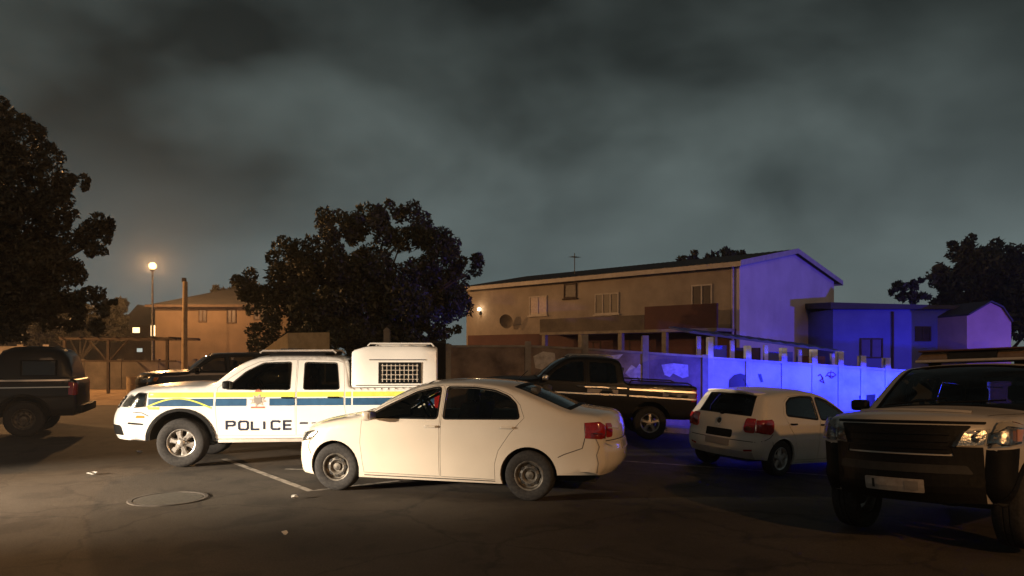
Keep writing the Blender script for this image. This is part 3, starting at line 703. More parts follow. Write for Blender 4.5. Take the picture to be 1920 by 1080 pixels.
# walls: long front (y = 0, towards the street), back, two gables (x = 0 is the near one)
t_ = .22
MB().box(0.0, BL, -t_, 0, FLOOR, EAVE).build('wall', 'tan', bh)
MB().box(.02, BL - .02, -t_, .035, -1, FLOOR - .003).build('lower_wall', 'maroon', bh)
MB().box(0, BL, -BW, -BW + t_, -1, EAVE).build('wall', 'tan', bh)
gp = [(-BW, -1), (-.002, -1), (-.002, EAVE - .0), (-BW / 2, APEX - .0), (-BW, EAVE)]
MB().prism(gp, -.14, -.003, 'x').build('gable_wall', 'lilac', bh)
MB().prism(gp, BL + .003, BL + .14, 'x').build('gable_wall', 'tan', bh)
rf = None
sl = (APEX - EAVE) / (BW / 2); ov = .45
for sgn in (0, 1):
    y0 = ov if sgn == 0 else -BW - ov; z0 = EAVE - sl * ov
    nm = MB(); n = 56; v = []; f = []
    xs = np.linspace(-.40, BL + .35, n * 2 + 1)
    for i, x in enumerate(xs):
        rp = .03 if i % 2 else 0
        v += [(x, y0, z0 + .06 + rp), (x, -BW / 2, APEX + .06 + rp), (x, y0, z0), (x, -BW / 2, APEX)]
    for i in range(len(xs) - 1):
        a = i * 4; f += [(a, a + 4, a + 5, a + 1), (a + 2, a + 3, a + 7, a + 6), (a, a + 2, a + 6, a + 4)]
    f += [(0, 1, 3, 2), (len(v) - 4, len(v) - 2, len(v) - 1, len(v) - 3)]
    nm.add(v, f); o = nm.build('roof', 'roof', bh)
    MB().box(-.42, BL + .36, y0 - .02 if sgn else y0 + .003, y0 - .003 if sgn else y0 + .025, z0 - .14, z0 + .05).build('fascia', 'trim', o)
for sgn in (0, 1):
    y0 = ov if sgn == 0 else -BW - ov; z0 = EAVE - sl * ov
    MB().add([(-.425, y0, z0 - .12), (-.425, -BW / 2, APEX - .12), (-.425, -BW / 2, APEX + .10), (-.425, y0, z0 + .10), (-.402, y0, z0 - .12), (-.402, -BW / 2, APEX - .12), (-.402, -BW / 2, APEX + .10), (-.402, y0, z0 + .10)],
             [(0, 1, 2, 3), (4, 7, 6, 5), (0, 4, 5, 1), (3, 2, 6, 7), (0, 3, 7, 4), (1, 5, 6, 2)]).build('barge_board', 'trim', bh)
MB().tube([(.12, .06, .1), (.12, .06, EAVE - .2), (.12, .3, EAVE - .12)], .05).build('downpipe', 'trim', bh)
def fwindow(x0, x1, z0, z1, mull=1, mp='pane', parent=bh, y=0.0, open_=0, mfr='trim'):
    """window with frame, sill and one pane for each light; x0 < x1"""
    w_ = MB(); e = .06
    w_.box(x0, x1, y + .003, y + .05, z0, z0 + e); w_.box(x0, x1, y + .003, y + .05, z1 - e, z1)
    xs = np.linspace(x0, x1 - e, mull + 2)
    for x in xs: w_.box(x, x + e, y + .004, y + .052, z0 + e, z1 - e)
    fr = w_.build('window', mfr, parent)
    for a, b in zip(xs[:-1], xs[1:]): MB().box(a + e, b, y + .002, y + .018, z0 + e, z1 - e).build('pane', mp, fr)
    MB().box(x0 - .06, x1 + .06, y + .003, y + .11, z0 - .07, z0 - .003).build('sill', mfr, fr)
    return fr
def wpx(a, b, c, d, **k):
    (u0, z0), (u1, z1) = fu(a, d), fu(b, c); fwindow(min(u0, u1), max(u0, u1), z0, z1, **k)
wpx(1297, 1336, 532, 581)
wpx(993, 1026, 554, 592, mp='curtain')
wpx(1116, 1161, 548, 590, mull=2)
wpx(1058, 1082, 531, 560, mull=0, mfr='dtimber')
# lower openings
for a, b, c, d in ((1112, 1128, 640, 690), (1180, 1206, 636, 664)): wpx(a, b, c, d, mull=0, mfr='dtimber')
# balcony slab and parapet over the ground floor towards the near end
ua, za = fu(1378, 628); ub, zb_ = fu(1050, 612)
q = MB(); q.box(ua, ub, .04, 1.5, FLOOR - .12, FLOOR); q.build('balcony_slab', 'concrete', bh)
ud = fu(1245, 600)[0]; MB().box(ua, ud, 1.38, 1.5, FLOOR + .003, FLOOR + .95).build('parapet', 'maroon', bh)
MB().box(ud + .02, ub, 1.40, 1.48, FLOOR + .003, FLOOR + .62).build('parapet', 'plaster_g', bh)
for k in range(5):
    u = ua + .2 + (ub - ua - .4) * k / 4; MB().box(u - .1, u + .1, 1.25, 1.45, -1, FLOOR - .122).build('column', 'concrete', bh)
# television aerial
u, z = fu(1025, 520); ae = MB(); ae.tube([(u, -2.2, EAVE), (u, -2.2, EAVE + 1.55)], .022); ae.tube([(u - .02, -2.5, EAVE + 1.35), (u - .02, -1.9, EAVE + 1.35)], .014)
for k in range(4): ae.tube([(u - .22, -2.45 + k * .16, EAVE + 1.35), (u + .22, -2.45 + k * .16, EAVE + 1.35)], .01)
ae.build('aerial', 'steel', bh)
# satellite dish on the front
u, z = fu(962, 606); ds = MB().lathe([(.001, 0), (.2, .02), (.33, .07), (.37, .10)], 24); ds.tube([(0, 0, -.05), (0, -.3, -.25)], .025); ds.tube([(0, 0, -.3), (0, .4, -.05)], .012)
o = ds.build('satellite_dish', 'plaster_g', bh); o.location = (u, .45, z + .1); o.rotation_euler = (R(-15), 0, R(20))
# wall lamp, lit
u, z = fu(902, 580); ld = MB(); ld.box(u - .05, u + .05, .003, .12, z - .3, z - .12); ld.tube([(u, .06, z - .12), (u, .12, z)], .02); ld.build('lamp_bracket', 'dark', bh)
o = MB().lathe([(.001, -.09), (.06, -.07), (.085, 0), (.06, .07), (.001, .09)], 14).build('lamp_globe', mat('wall_lamp_glass', (1, .9, .7), .3, emit=(1, .82, .55), es=14), bh); o.location = (u, .14, z); auto_smooth(o)
lamp('wall_lamp_light', 'POINT', (u, .35, z), 14, (1, .62, .30), .08, parent=bh)

# ---------------------------------------------------------------- lean-to behind the white wall
def sb(px, py, Y): p = at(px, py, Y); return p
ls = empty('lean_to_shed', (5.7, 22.0, gz(5.7))); tag(ls, 'low lean-to shed with sloping blue sheet roof behind the white wall', 'shed')
gq = gz(5.7); x1 = 4.1
q = MB(); n = 26; v = []; f = []
for i in range(n + 1):
    x = -.35 + (x1 + .6) * i / n; z = 2.5 - gq - .13 * (x + .35); rp = .035 if i % 2 else 0
    v += [(x, -.3, z + rp), (x, 2.6, z + .25 + rp), (x, -.3, z - .05), (x, 2.6, z + .2)]
for i in range(n): a = i * 4; f += [(a, a + 4, a + 5, a + 1), (a + 2, a + 3, a + 7, a + 6), (a, a + 2, a + 6, a + 4), (a + 1, a + 5, a + 7, a + 3)]
f += [(0, 1, 3, 2), (len(v) - 4, len(v) - 2, len(v) - 1, len(v) - 3)]
q.add(v, f); q.build('roof', 'bluesheet', ls)
for k in range(5):
    x = k * x1 / 4; MB().box(x - .06, x + .06, -.06, .06, -.3, 2.41 - gq - .13 * (x + .35)).build('post', 'plaster_w', ls)
for a, b, m_ in ((.55, .95, 'bluesheet'), (1.1, 2.0, 'dtimber'), (2.1, 3.0, 'bluesheet'), (3.12, 4.0, 'maroon')): MB().box(a, b, .3, .36, -.3, 2.2 - gq - .13 * (a + .35)).build('panel', m_, ls)

# ---------------------------------------------------------------- low blue-lit house and pink house on the right
X0, X1 = (1562 - CX) / F * 31, (1812 - CX) / F * 31; g0 = gz(16)
lb = empty('low_house', (X0, 31, g0)); tag(lb, 'low flat-roofed house in deep blue light beside the pale gable', 'house')
wd_ = X1 - X0; ht = CAMZ + (HY - 580) / F * 31 - g0
MB().box(0, wd_, 0, 7, -.2, ht).build('wall', 'bluelight_wall', lb)
q = MB(); q.add([(-.25, -.35, ht + .003), (wd_ + .2, -.35, ht - .02), (wd_ + .2, 7.3, ht + .35), (-.25, 7.3, ht + .5), (-.25, -.35, ht + .28), (wd_ + .2, -.35, ht + .12), (wd_ + .2, 7.3, ht + .5), (-.25, 7.3, ht + .65)], [(0, 3, 2, 1), (4, 5, 6, 7), (0, 1, 5, 4), (2, 3, 7, 6), (0, 4, 7, 3), (1, 2, 6, 5)]); q.build('roof', 'roof', lb)
fwl = MB()
def lwin(a, b, c, d, par, Y, xo, zo, mull=1):
    p, q_ = at(a, d, Y), at(b, c, Y); x0, x1_, z0, z1 = p.x - xo, q_.x - xo, p.z - zo, q_.z - zo
    w_ = MB(); e = .06; w_.box(x0, x1_, -.05, -.003, z0, z0 + e); w_.box(x0, x1_, -.05, -.003, z1 - e, z1); xs = np.linspace(x0, x1_ - e, mull + 2)
    for x in xs: w_.box(x, x + e, -.052, -.004, z0 + e, z1 - e)
    fr = w_.build('window', 'dtimber', par)
    for s_, t2 in zip(xs[:-1], xs[1:]): MB().box(s_ + e, t2, -.02, -.002, z0 + e, z1 - e).build('pane', 'pane', fr)
lwin(1612, 1655, 634, 672, lb, 31, X0, g0)
lwin(1715, 1745, 612, 640, lb, 31, X0, g0)
MB().tube([(2.55, -.05, 0), (2.55, -.05, ht - .1)], .05).build('downpipe', 'dtimber', lb)
PX0, PX1 = (1813 - CX) / F * 29, (1896 - CX) / F * 29
ph = empty('pink_house', (PX0, 29, g0)); tag(ph, 'small pink gabled house wall at the right beside the blue-lit house', 'house')
w2 = PX1 - PX0; e1 = CAMZ + (HY - 592) / F * 29 - g0; e2 = CAMZ + (HY - 604) / F * 29 - g0; pk = CAMZ + (HY - 567) / F * 29 - g0
pg = [(0, -.2), (w2, -.2), (w2, e2), (w2 * .78, pk - .22), (w2 * .52, pk), (0, e1)]
MB().prism(pg, 0, 5).build('wall', 'pinkwall', ph)
for (a, b), (c, d) in zip(pg[2:5], pg[3:6]):
    MB().add([(a, -.12, b + .004), (c, -.12, d + .004), (c, 5.2, d + .004), (a, 5.2, b + .004), (a, -.12, b + .07), (c, -.12, d + .07), (c, 5.2, d + .07), (a, 5.2, b + .07)], [(0, 1, 2, 3), (4, 7, 6, 5), (0, 4, 5, 1), (2, 6, 7, 3), (1, 5, 6, 2), (0, 3, 7, 4)]).build('roof_slope', 'roof', ph)

# ---------------------------------------------------------------- left background
hl = empty('hip_roof_house', (-22.3, 45, 0)); tag(hl, 'two-storey tan house with dark hipped roof behind the timber pole', 'house')
hw = 8.5; he = CAMZ + (HY - 573) / F * 45
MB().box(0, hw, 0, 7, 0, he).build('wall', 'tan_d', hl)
MB().add([(-.4, -.4, he + .003), (hw + .4, -.4, he + .003), (hw + .4, 7.4, he + .003), (-.4, 7.4, he + .003), (3.2, 3.5, he + 1.35), (hw - 2.6, 3.5, he + 1.35)], [(0, 1, 5, 4), (1, 2, 5), (2, 3, 4, 5), (3, 0, 4), (3, 2, 1, 0)]).build('roof', 'roof', hl)
MB().box(-.42, hw + .42, -.45, -.41, he - .12, he + .04).build('fascia', 'dtimber', hl)
lwin(425, 443, 580, 606, hl, 45, -22.3, 0, 1); lwin(372, 388, 580, 604, hl, 45, -22.3, 0, 1); lwin(475, 500, 576, 600, hl, 45, -22.3, 0, 1)
up = empty('timber_pole', (at(346, 600, 31).x, 31, 0)); tag(up, 'pale weathered timber pole lit orange before the hipped roof house', 'pole')
MB().tube([(0, 0, -.1), (.0, 0, 2.5), (.03, 0, CAMZ + (HY - 528) / F * 31)], [.125, .115, .10], 14).build('shaft', 'timber', up)
MB().box(-.10, .06, -.05, .05, CAMZ + (HY - 529) / F * 31 + .002, CAMZ + (HY - 521) / F * 31).build('cap', 'dtimber', up)

def street_lamp(loc, h, label, energy, group='street lamps'):
    r_ = empty('street_lamp', loc); tag(r_, label, 'street lamp', group)
    auto_smooth(MB().tube([(0, 0, 0), (0, 0, .9), (0, 0, .95), (0, 0, h - .3)], [.10, .10, .07, .05], 12).build('mast', 'steel', r_))
    disc('collar', [(.001, h - .32), (.09, h - .32), (.15, h - .24), (.15, h - .21), (.001, h - .21)], 'steel', r_, 20)
    n = 10; auto_smooth(disc('globe', [(max(.001, .20 * math.sin(math.pi * k / n)), h - .02 - .19 * math.cos(math.pi * k / n)) for k in range(n + 1)], 'bulb', r_, 24))
    disc('cap', [(.09, h + .15), (.08, h + .19), (.001, h + .21)], 'steel', r_, 16)
    lamp('street_lamp_light', 'POINT', (0, 0, h - .02), energy, (1, .50, .18), .16, parent=r_)
    return r_
street_lamp((at(286, 640, 40).x, 40, 0), 6.72, 'lit orange globe street lamp before the hipped roof house', 8000)
street_lamp((-25.5, 27.5, 0), 6.9, 'orange globe street lamp beyond the tall left tree lighting the sandy verge', 14000)
street_lamp((10, -8, gz(10, -8)), 8.2, 'orange globe street lamp standing behind the viewer lighting the parked cars', 8200)

# far dark house with lit windows
fh = empty('cottage', (-40, 60, 0)); tag(fh, 'dark distant cottage with small lit windows beyond the carport', 'house')
MB().box(0, 12.5, 0, 8, 0, 4.2).build('wall', 'dtimber', fh)
MB().prism([(-.5, 4.203), (13, 4.203), (12.2, 5.3), (9.0, 5.9), (8.2, 5.0), (2, 5.0)], -.4, 8.4).build('roof', 'roof', fh)
def lit(px0, px1, py0, py1, m_, Y=60, xo=-40, par=fh):
    p, q_ = at(px0, py1, Y), at(px1, py0, Y); f = MB(); f.box(p.x - xo - .06, q_.x - xo + .06, -.06, -.003, p.z - .06, p.z); f.box(p.x - xo - .06, q_.x - xo + .06, -.06, -.003, q_.z, q_.z + .06); fo = f.build('window', 'dtimber', par)
    MB().box(p.x - xo, q_.x - xo, -.03, -.004, p.z + .002, q_.z - .002).build('pane', m_, fo)
lit(249, 262, 614, 624, 'lit_warm'); lit(283, 293, 610, 630, 'lit_warm'); lit(257, 267, 653, 660, 'lit_cool'); lit(203, 214, 612, 622, 'lit_warm')
fh2 = empty('bungalow', (-50, 62, 0)); tag(fh2, 'dark bungalow with faint cool lit windows behind the left tree', 'house')
MB().box(0, 9.5, 0, 6, 0, 5.0).build('wall', 'dtimber', fh2); MB().prism([(-.4, 5.003), (9.9, 5.003), (7, 6.2), (2.5, 6.2)], -.4, 6.4).build('roof', 'roof', fh2)
for a, b, c, d in ((12, 37, 595, 605), (46, 60, 580, 588), (75, 84, 613, 618)): lit(a, b, c, d, 'lit_cool', 62, -50, fh2)
# carport frame of poles and rafters
cp = empty('carport', (-20.4, 33, 0)); tag(cp, 'open timber carport frame with braced posts beside the sandy verge', 'carport')
zt = CAMZ + (HY - 637) / F * 33
for x in (-.1, 1.9, 4.6): MB().box(x - .055, x + .055, -.055, .055, 0, zt).build('post', 'dtimber', cp)
MB().box(-.3, 5.0, -.1, .1, zt + .002, zt + .09).build('beam', 'dtimber', cp); MB().box(-.3, 5.0, 2.4, 2.6, zt + .002, zt + .09).build('beam', 'dtimber', cp)
for s_ in (-1, 1): MB().tube([(1.9 + s_ * .07, 0, zt - .95), (1.9 + s_ * .9, 0, zt - .02)], .04, 6).build('brace', 'dtimber', cp)
MB().box(-.3, 5.0, -.05, .05, zt - 1.02, zt - .94).build('rail', 'dtimber', cp)
for k in range(7): MB().box(-.2 + k * .83, -.12 + k * .83, -.3, 2.8, zt + .092, zt + .13).build('rafter', 'dtimber', cp)
# low yard walls
def yard_wall(x0, x1, y, h, m, label, bays=4):
    r_ = empty('yard_wall', (x0, y, 0)); tag(r_, label, 'wall'); d = (x1 - x0) / bays
    for k in range(bays): MB().box(k * d + .09, (k + 1) * d - .09, 0, .16, -.1, h).build('panel', m, r_)
    for k in range(bays + 1): MB().box(k * d - .1, k * d + .1, -.03, .19, -.1, h + .1).build('post', m, r_)
yard_wall(-24, -12.5, 37, 1.45, 'plaster_g', 'low dark yard wall behind the carport and sandy verge', 6)
yard_wall(-31, -26.6, 41, 2.25, 'tan', 'tan yard wall lit orange seen past the dark canopied pickup', 3)
od = empty('oil_drum', (at(252, 700, 29).x, 29, 0)); tag(od, 'rusty upright oil drum on the sandy verge beside the dark car', 'drum')
q = MB().lathe([(.001, 0), (.29, 0), (.30, .03), (.285, .05), (.285, .29), (.30, .31), (.285, .33), (.285, .58), (.30, .60), (.285, .62), (.285, .86), (.30, .88), (.29, .9), (.27, .88), (.001, .88)], 28); q.v = [(a, c, b) for a, b, c in q.v]; auto_smooth(q.build('shell', 'timber', od))
disc('bung', [(.001, .0), (.03, .0), (.03, .02), (.001, .02)], 'steel', od).location = (.12, 0, .882)
# gazebo of tan canvas beyond the police pickup's roof
cg = empty('canvas_shelter', (at(520, 660, 22).x, 22, 0), R(-38)); tag(cg, 'small tan canvas shelter peak showing above the police pickup roof', 'shelter')
p0 = at(487, 657, 22).x - cg.location.x; p1 = at(561, 626, 22).x - cg.location.x; zl = CAMZ + (HY - 655) / F * 22; zh = CAMZ + (HY - 625) / F * 22
MB().add([(p0, -.1, zl), (p1, -.1, zh), (p1 + .05, 1.4, zh + .05), (p0 + .05, 1.4, zl), (p0 + .12, -.07, zl - .05), (p1, -.08, zl - .03), (p1 + .05, 1.4, zl - .03), (p0 + .1, 1.4, zl - .05)], [(0, 1, 2, 3), (0, 4, 5, 1), (4, 7, 6, 5), (1, 5, 6, 2), (2, 6, 7, 3), (0, 3, 7, 4)]).build('canvas', 'canvas', cg)
for x, y in ((p0 + .2, 0), (p1 - .05, 0), (p0 + .2, 1.3), (p1 - .05, 1.3)): MB().tube([(x, y, 0), (x, y, zl - .04)], .03).build('pole', 'timber', cg)

# ---------------------------------------------------------------- trees
def tree(name, px_clumps, Y, label, leaf=.24, dens=1.0, m='leaf', trunk_px=None, base_r=.22, gap=.0, group=None, depth=1.0, seed=1):
    rg = np.random.default_rng(seed)
    cl = [(at(a, b, Y), c / F * Y) for a, b, c in px_clumps]
    tx = at(trunk_px if trunk_px else np.mean([c[0] for c in px_clumps]), 600, Y).x
    r_ = empty(name, (tx, Y, gz(tx))); tag(r_, label, 'tree', group); base = Vector(r_.location)
    V = []; Fs = []
    for c, rad in cl:
        yo = rg.uniform(-.5, .5) * rad * depth
        # sub-clumps give an uneven outline
        for k in range(max(6, int(10 * rad))):
            d = rg.normal(size=3); d /= np.linalg.norm(d); sc_ = rg.uniform(.45, 1.0); c2 = np.array([c.x, c.y + yo, c.z]) + d * rad * sc_ * np.array([.86, .9, .80]); r2 = rad * rg.uniform(.22, .42)
            n = int(30 * dens * (r2 / leaf) ** 1.7) + 8
            p = rg.normal(size=(n, 3)); p /= np.linalg.norm(p, axis=1)[:, None]; p = c2 + p * (r2 * rg.uniform(.25, 1.0, (n, 1)) ** .5)
            a = rg.normal(size=(n, 3)); a /= np.linalg.norm(a, axis=1)[:, None]; b = np.cross(a, rg.normal(size=(n, 3))); b /= np.linalg.norm(b, axis=1)[:, None]
            s_ = leaf * rg.uniform(.5, 1.5, (n, 1))
            i0 = len(V) * 1
            q = np.stack([p - a * s_, p + b * s_ * .42, p + a * s_, p - b * s_ * .42], 1); q[:, :, 2] -= 0
            V.append(q.reshape(-1, 3))
    V = np.vstack(V) - np.array(base); nq = len(V) // 4
    me = bpy.data.meshes.new('crown'); me.vertices.add(len(V)); me.vertices.foreach_set('co', V.ravel().astype(np.float32))
    me.loops.add(nq * 4); me.loops.foreach_set('vertex_index', np.arange(nq * 4, dtype=np.int32)); me.polygons.add(nq); me.polygons.foreach_set('loop_start', np.arange(0, nq * 4, 4, dtype=np.int32)); me.update(); me.validate()
    me.materials.append(M[m]); co = bpy.data.objects.new('crown', me); COL.objects.link(co); co.parent = r_
    tb = MB(); top = max(c.z for c, _ in cl); zf = min(c.z - rr for c, rr in cl); fork = max(1.2, (top - base.z) * .3)
    tb.tube([(0, 0, -.1), (.05, 0, fork * .5), (0, .05, fork)], [base_r * 1.3, base_r, base_r * .85], 10)
    for c, rad in cl:
        e = c - base; tb.tube([(0, 0, fork * .9), (e.x * .45, e.y * .5, fork + (e.z - fork) * .45 + .1), (e.x * .9, e.y * .9, fork + (e.z - fork) * .85)], [base_r * .5, base_r * .2, base_r * .05], 6)
    tb.build('trunk', 'bark', r_); return r_
tree('broadleaf_tree', [(690, 430, 60), (757, 424, 60), (722, 405, 34), (633, 445, 55), (585, 480, 58), (530, 512, 55), (480, 530, 38), (822, 470, 60), (868, 500, 40), (897, 488, 22), (620, 530, 80), (715, 520, 90), (795, 535, 80), (848, 560, 45), (540, 580, 62), (625, 600, 75), (720, 600, 85), (805, 605, 60), (475, 565, 42), (570, 640, 60), (650, 560, 80), (760, 570, 85), (560, 545, 60), (620, 650, 60), (740, 655, 60), (840, 635, 35), (690, 645, 60), (790, 645, 55), (500, 625, 40)], 26, 'large spreading dark tree between the tan houses', .085, .62, 'leaf', 690, .35, seed=3)
tree('broadleaf_tree', [(-20, 250, 80), (40, 280, 62), (70, 330, 62), (-10, 370, 110), (90, 390, 55), (110, 335, 38), (60, 460, 90), (150, 430, 34), (190, 430, 34), (205, 425, 24), (180, 468, 30), (130, 500, 50), (0, 520, 110), (100, 540, 50), (40, 570, 70), (-70, 300, 110), (-120, 450, 140), (10, 215, 40), (150, 555, 45), (95, 590, 45), (205, 575, 26), (30, 610, 60), (170, 600, 32), (125, 420, 40), (150, 340, 20)], 21, 'tall dark tree with drooping boughs above the dark canopied pickup', .075, .62, 'leaf2', -60, .4, seed=5)
tree('broadleaf_tree', [(1815, 467, 34), (1800, 520, 55), (1855, 500, 55), (1900, 480, 38), (1890, 560, 80), (1820, 580, 65), (1930, 540, 80), (1770, 560, 32), (1960, 600, 90)], 42, 'dark round-crowned tree rising behind the pink house', .16, .7, 'leaf', 1880, .3, seed=7)
tree('shrubby_tree', [(1690, 543, 22), (1712, 530, 20), (1726, 552, 24), (1700, 560, 20), (1674, 546, 9)], 40, 'small ragged tree behind the low blue-lit house roof', .14, .7, 'leaf', 1705, .12, seed=9)
tree('broadleaf_tree', [(1290, 492, 28), (1325, 497, 25), (1360, 486, 28), (1385, 492, 25), (1330, 530, 55), (1380, 530, 45)], 50, 'rounded tree top showing over the long house roof', .18, .7, 'leaf', 1335, .25, seed=12)
tree('shrubby_tree', [(180, 590, 32), (212, 585, 30), (150, 600, 40), (110, 600, 40), (228, 600, 18), (60, 615, 40), (200, 615, 32)], 52, 'low dark bushy tree beyond the carport', .18, .7, 'leaf2', 150, .2, seed=14)
tree('shrubby_tree', [(500, 560, 28), (470, 550, 26), (440, 545, 22), (410, 548, 18)], 54, 'bushy tree top behind the hipped roof house', .18, .7, 'leaf2', 460, .2, seed=15)


# ================================================================== VEHICLES
def flat_plate(root, S, k, yc, zc, w_, h_, m='plate', off=.012, marks=()):
    mb = MB(); S.end_panel(mb, rounded([(yc - w_ / 2, zc - h_ / 2), (yc + w_ / 2, zc - h_ / 2), (yc + w_ / 2, zc + h_ / 2), (yc - w_ / 2, zc + h_ / 2)], .012), k[0], k[1], off, .012, .08); o = mb.build('number_plate', m, root)
    for (a, b, m_) in marks:
        q = MB(); S.end_panel(q, [(yc + a, zc - h_ * .34), (yc + b, zc - h_ * .34), (yc + b, zc + h_ * .34), (yc + a, zc + h_ * .34)], k[0], k[1], off + .002, 0, None); q.build('print', m_, o)
    return o
def side_strip(S, root, name, pts, wd, m, off=.004, both=(1, -1), skirt=.004):
    """band of constant width along a line drawn on the side"""
    P = [Vector(p) for p in pts]; D = []
    for a, b in zip(P[:-1], P[1:]):
        n = max(1, int((b - a).length / .06)); D += [a.lerp(b, k / n) for k in range(n)]
    D.append(P[-1]); up = []; dn = []
    for i, p in enumerate(D):
        d = (D[min(i + 1, len(D) - 1)] - D[max(i - 1, 0)]).normalized(); n = Vector((-d.y, d.x)) * wd / 2; up.append(tuple(p + n)); dn.append(tuple(p - n))
    for sgn in both:
        a, b = S.side(up, off, sgn), S.side(dn, off, sgn); n = len(D); mb = MB().add(np.vstack([a, b]), [(i, i + 1, i + 1 + n, i + n) for i in range(n - 1)]); mb.build(name, m, root)
def side_poly(S, root, name, poly, m, off=.004, both=(1, -1), label=None, spacing=.06, skirt=.006, holes=()):
    for sgn in both:
        mb = MB(); S.side_panel(mb, np.array(poly), holes, sgn, off, skirt, spacing, False); o = weld(mb.build(name, m, root))
        if label: o['label'] = label
    return o
def ring(cx, cz, r0, r1, a0, a1, n=20):
    t = np.linspace(R(a0), R(a1), n); return [(cx + r1 * math.cos(a), cz + r1 * math.sin(a)) for a in t] + [(cx + r0 * math.cos(a), cz + r0 * math.sin(a)) for a in t[::-1]]
def top_line(S, root, name, pts, wd, k0, k1, m='seam', off=.0015):
    """thin line on the bonnet or boot lid, points (x, y)"""
    D = []
    for a, b in zip(pts[:-1], pts[1:]):
        for k in range(8): D.append(Vector(a).lerp(Vector(b), k / 8))
    D.append(Vector(pts[-1])); up = []; dn = []
    for i, p in enumerate(D):
        d = (D[min(i + 1, len(D) - 1)] - D[max(i - 1, 0)]).normalized(); n = Vector((-d.y, d.x)) * wd / 2; up.append(tuple(p + n)); dn.append(tuple(p - n))
    a, b = S.end(up, k0, k1, off, 0), S.end(dn, k0, k1, off, 0); n = len(D)
    MB().add(np.vstack([a, b]), [(i, i + 1, i + 1 + n, i + n) for i in range(n - 1)]).build(name, m, root)
LETTERS = {'P': [[(0, 0), (0, 1), (.62, 1), (.78, .9), (.78, .62), (.62, .5), (0, .5)]], 'O': [[(.12, 0), (0, .15), (0, .85), (.12, 1), (.72, 1), (.84, .85), (.84, .15), (.72, 0), (.12, 0)]],
           'L': [[(0, 1), (0, 0), (.74, 0)]], 'I': [[(0, 0), (0, 1)]], 'C': [[(.82, .84), (.70, 1), (.12, 1), (0, .85), (0, .15), (.12, 0), (.70, 0), (.82, .16)]],
           'E': [[(.74, 0), (0, 0), (0, 1), (.74, 1)], [(0, .5), (.66, .5)]]}
def lettering(S, root, word, x0, x1, z0, z1, sgn, wd=.034):
    """words read along the side: x0 is where the first letter starts"""
    adv = {'I': .30}; tot = sum(adv.get(c, .8) + .42 for c in word) - .42; h = z1 - z0; sx = (x1 - x0) / tot; u = 0
    for c in word:
        mb = MB()
        for st in LETTERS[c]:
            P = [Vector((x0 + (u + a) * sx, z0 + b * h)) for a, b in st]; clo = (P[0] - P[-1]).length < 1e-6; n = len(P); up = []; dn = []
            for i, p in enumerate(P):
                pa = P[i - 1] if i else (P[-2] if clo else None); pb = P[i + 1] if i < n - 1 else (P[1] if clo else None)
                d1 = (p - pa).normalized() if pa is not None else (pb - p).normalized(); d2 = (pb - p).normalized() if pb is not None else d1
                n1, n2 = Vector((-d1.y, d1.x)), Vector((-d2.y, d2.x)); m_ = (n1 + n2).normalized(); k = wd / 2 / max(.4, m_.dot(n1)); up.append(tuple(p + m_ * k)); dn.append(tuple(p - m_ * k))
            a, b = S.side(up, .004, sgn), S.side(dn, .004, sgn); mb.add(np.vstack([a, b]), [(i, i + 1, i + 1 + n, i + n) for i in range(n - 1)])
        mb.build('letter', 'ink', root); u += adv.get(c, .8) + .42

# ---------------------------------------------------------------- pickups
PICK = [(2.42, .43, .10, .44, 0), (2.50, .55, .16, .42, 0), (2.51, .78, .16, .41, 0), (2.46, .95, .14, .38, 0), (2.39, 1.10, .14, .34, .01), (2.28, 1.20, .12, .31, .03), (2.05, 1.265, .10, .16, .05), (1.6, 1.30, .08, .05, .06),
        (1.15, 1.325, .06, .04, .05), (.90, 1.50, .05, .10, .03), (.68, 1.655, .05, .10, .03), (.47, 1.745, .06, .06, .03), (.22, 1.78, .07, .02, .03), (-.4, 1.785, .08, 0, .03), (-.82, 1.77, .08, 0, .03), (-.98, 1.71, .06, -.03, .02),
        (-1.04, 1.52, .05, -.03, 0), (-1.065, 1.30, .03, -.02, 0), (-1.12, 1.268, .03, 0, 0), (-1.8, 1.265, .03, 0, 0), (-2.50, 1.265, .04, 0, 0), (-2.59, 1.22, .06, -.02, 0), (-2.60, .95, .08, -.03, 0), (-2.61, .65, .08, -.04, 0), (-2.57, .46, .08, -.04, 0)]
PW = [(.38, .86), (.55, .91), (.9, .92), (1.12, .905), (1.25, .885), (1.32, .86), (1.80, .69)]
PP = [(-2.7, .97), (-1.6, 1), (1.4, 1), (2.0, .98), (2.5, .92)]
SP = dict(belly=.40, wheel=(.392, .225, .25, 'alloy'), ws=((1.15, 1.325), (.47, 1.745), .90), rw=((-.98, 1.71), (-1.065, 1.30), .80),
          doors=[[(1.02, .50), (1.06, 1.0), (1.03, 1.27), (.86, 1.43), (.62, 1.60), (.40, 1.70), (.1, 1.728), (-.20, 1.73), (-.20, .50)], [(-.215, .50), (-.215, 1.73), (-.85, 1.72), (-.955, 1.68), (-.985, 1.30), (-.99, .95), (-1.02, .80), (-1.03, .66), (-1.02, .50)]],
          windows=[[(.90, 1.26), (.60, 1.53), (.33, 1.67), (-.10, 1.685), (-.10, 1.25)], [(-.33, 1.25), (-.33, 1.68), (-.84, 1.67), (-.89, 1.25)]],
          handles=[(.02, 1.115), (-.72, 1.115)], cabin=(.15, .72), rear_seat=-.60, mirror=(.84, 1.33), mirror_mat='plastic', frame_w=.014)
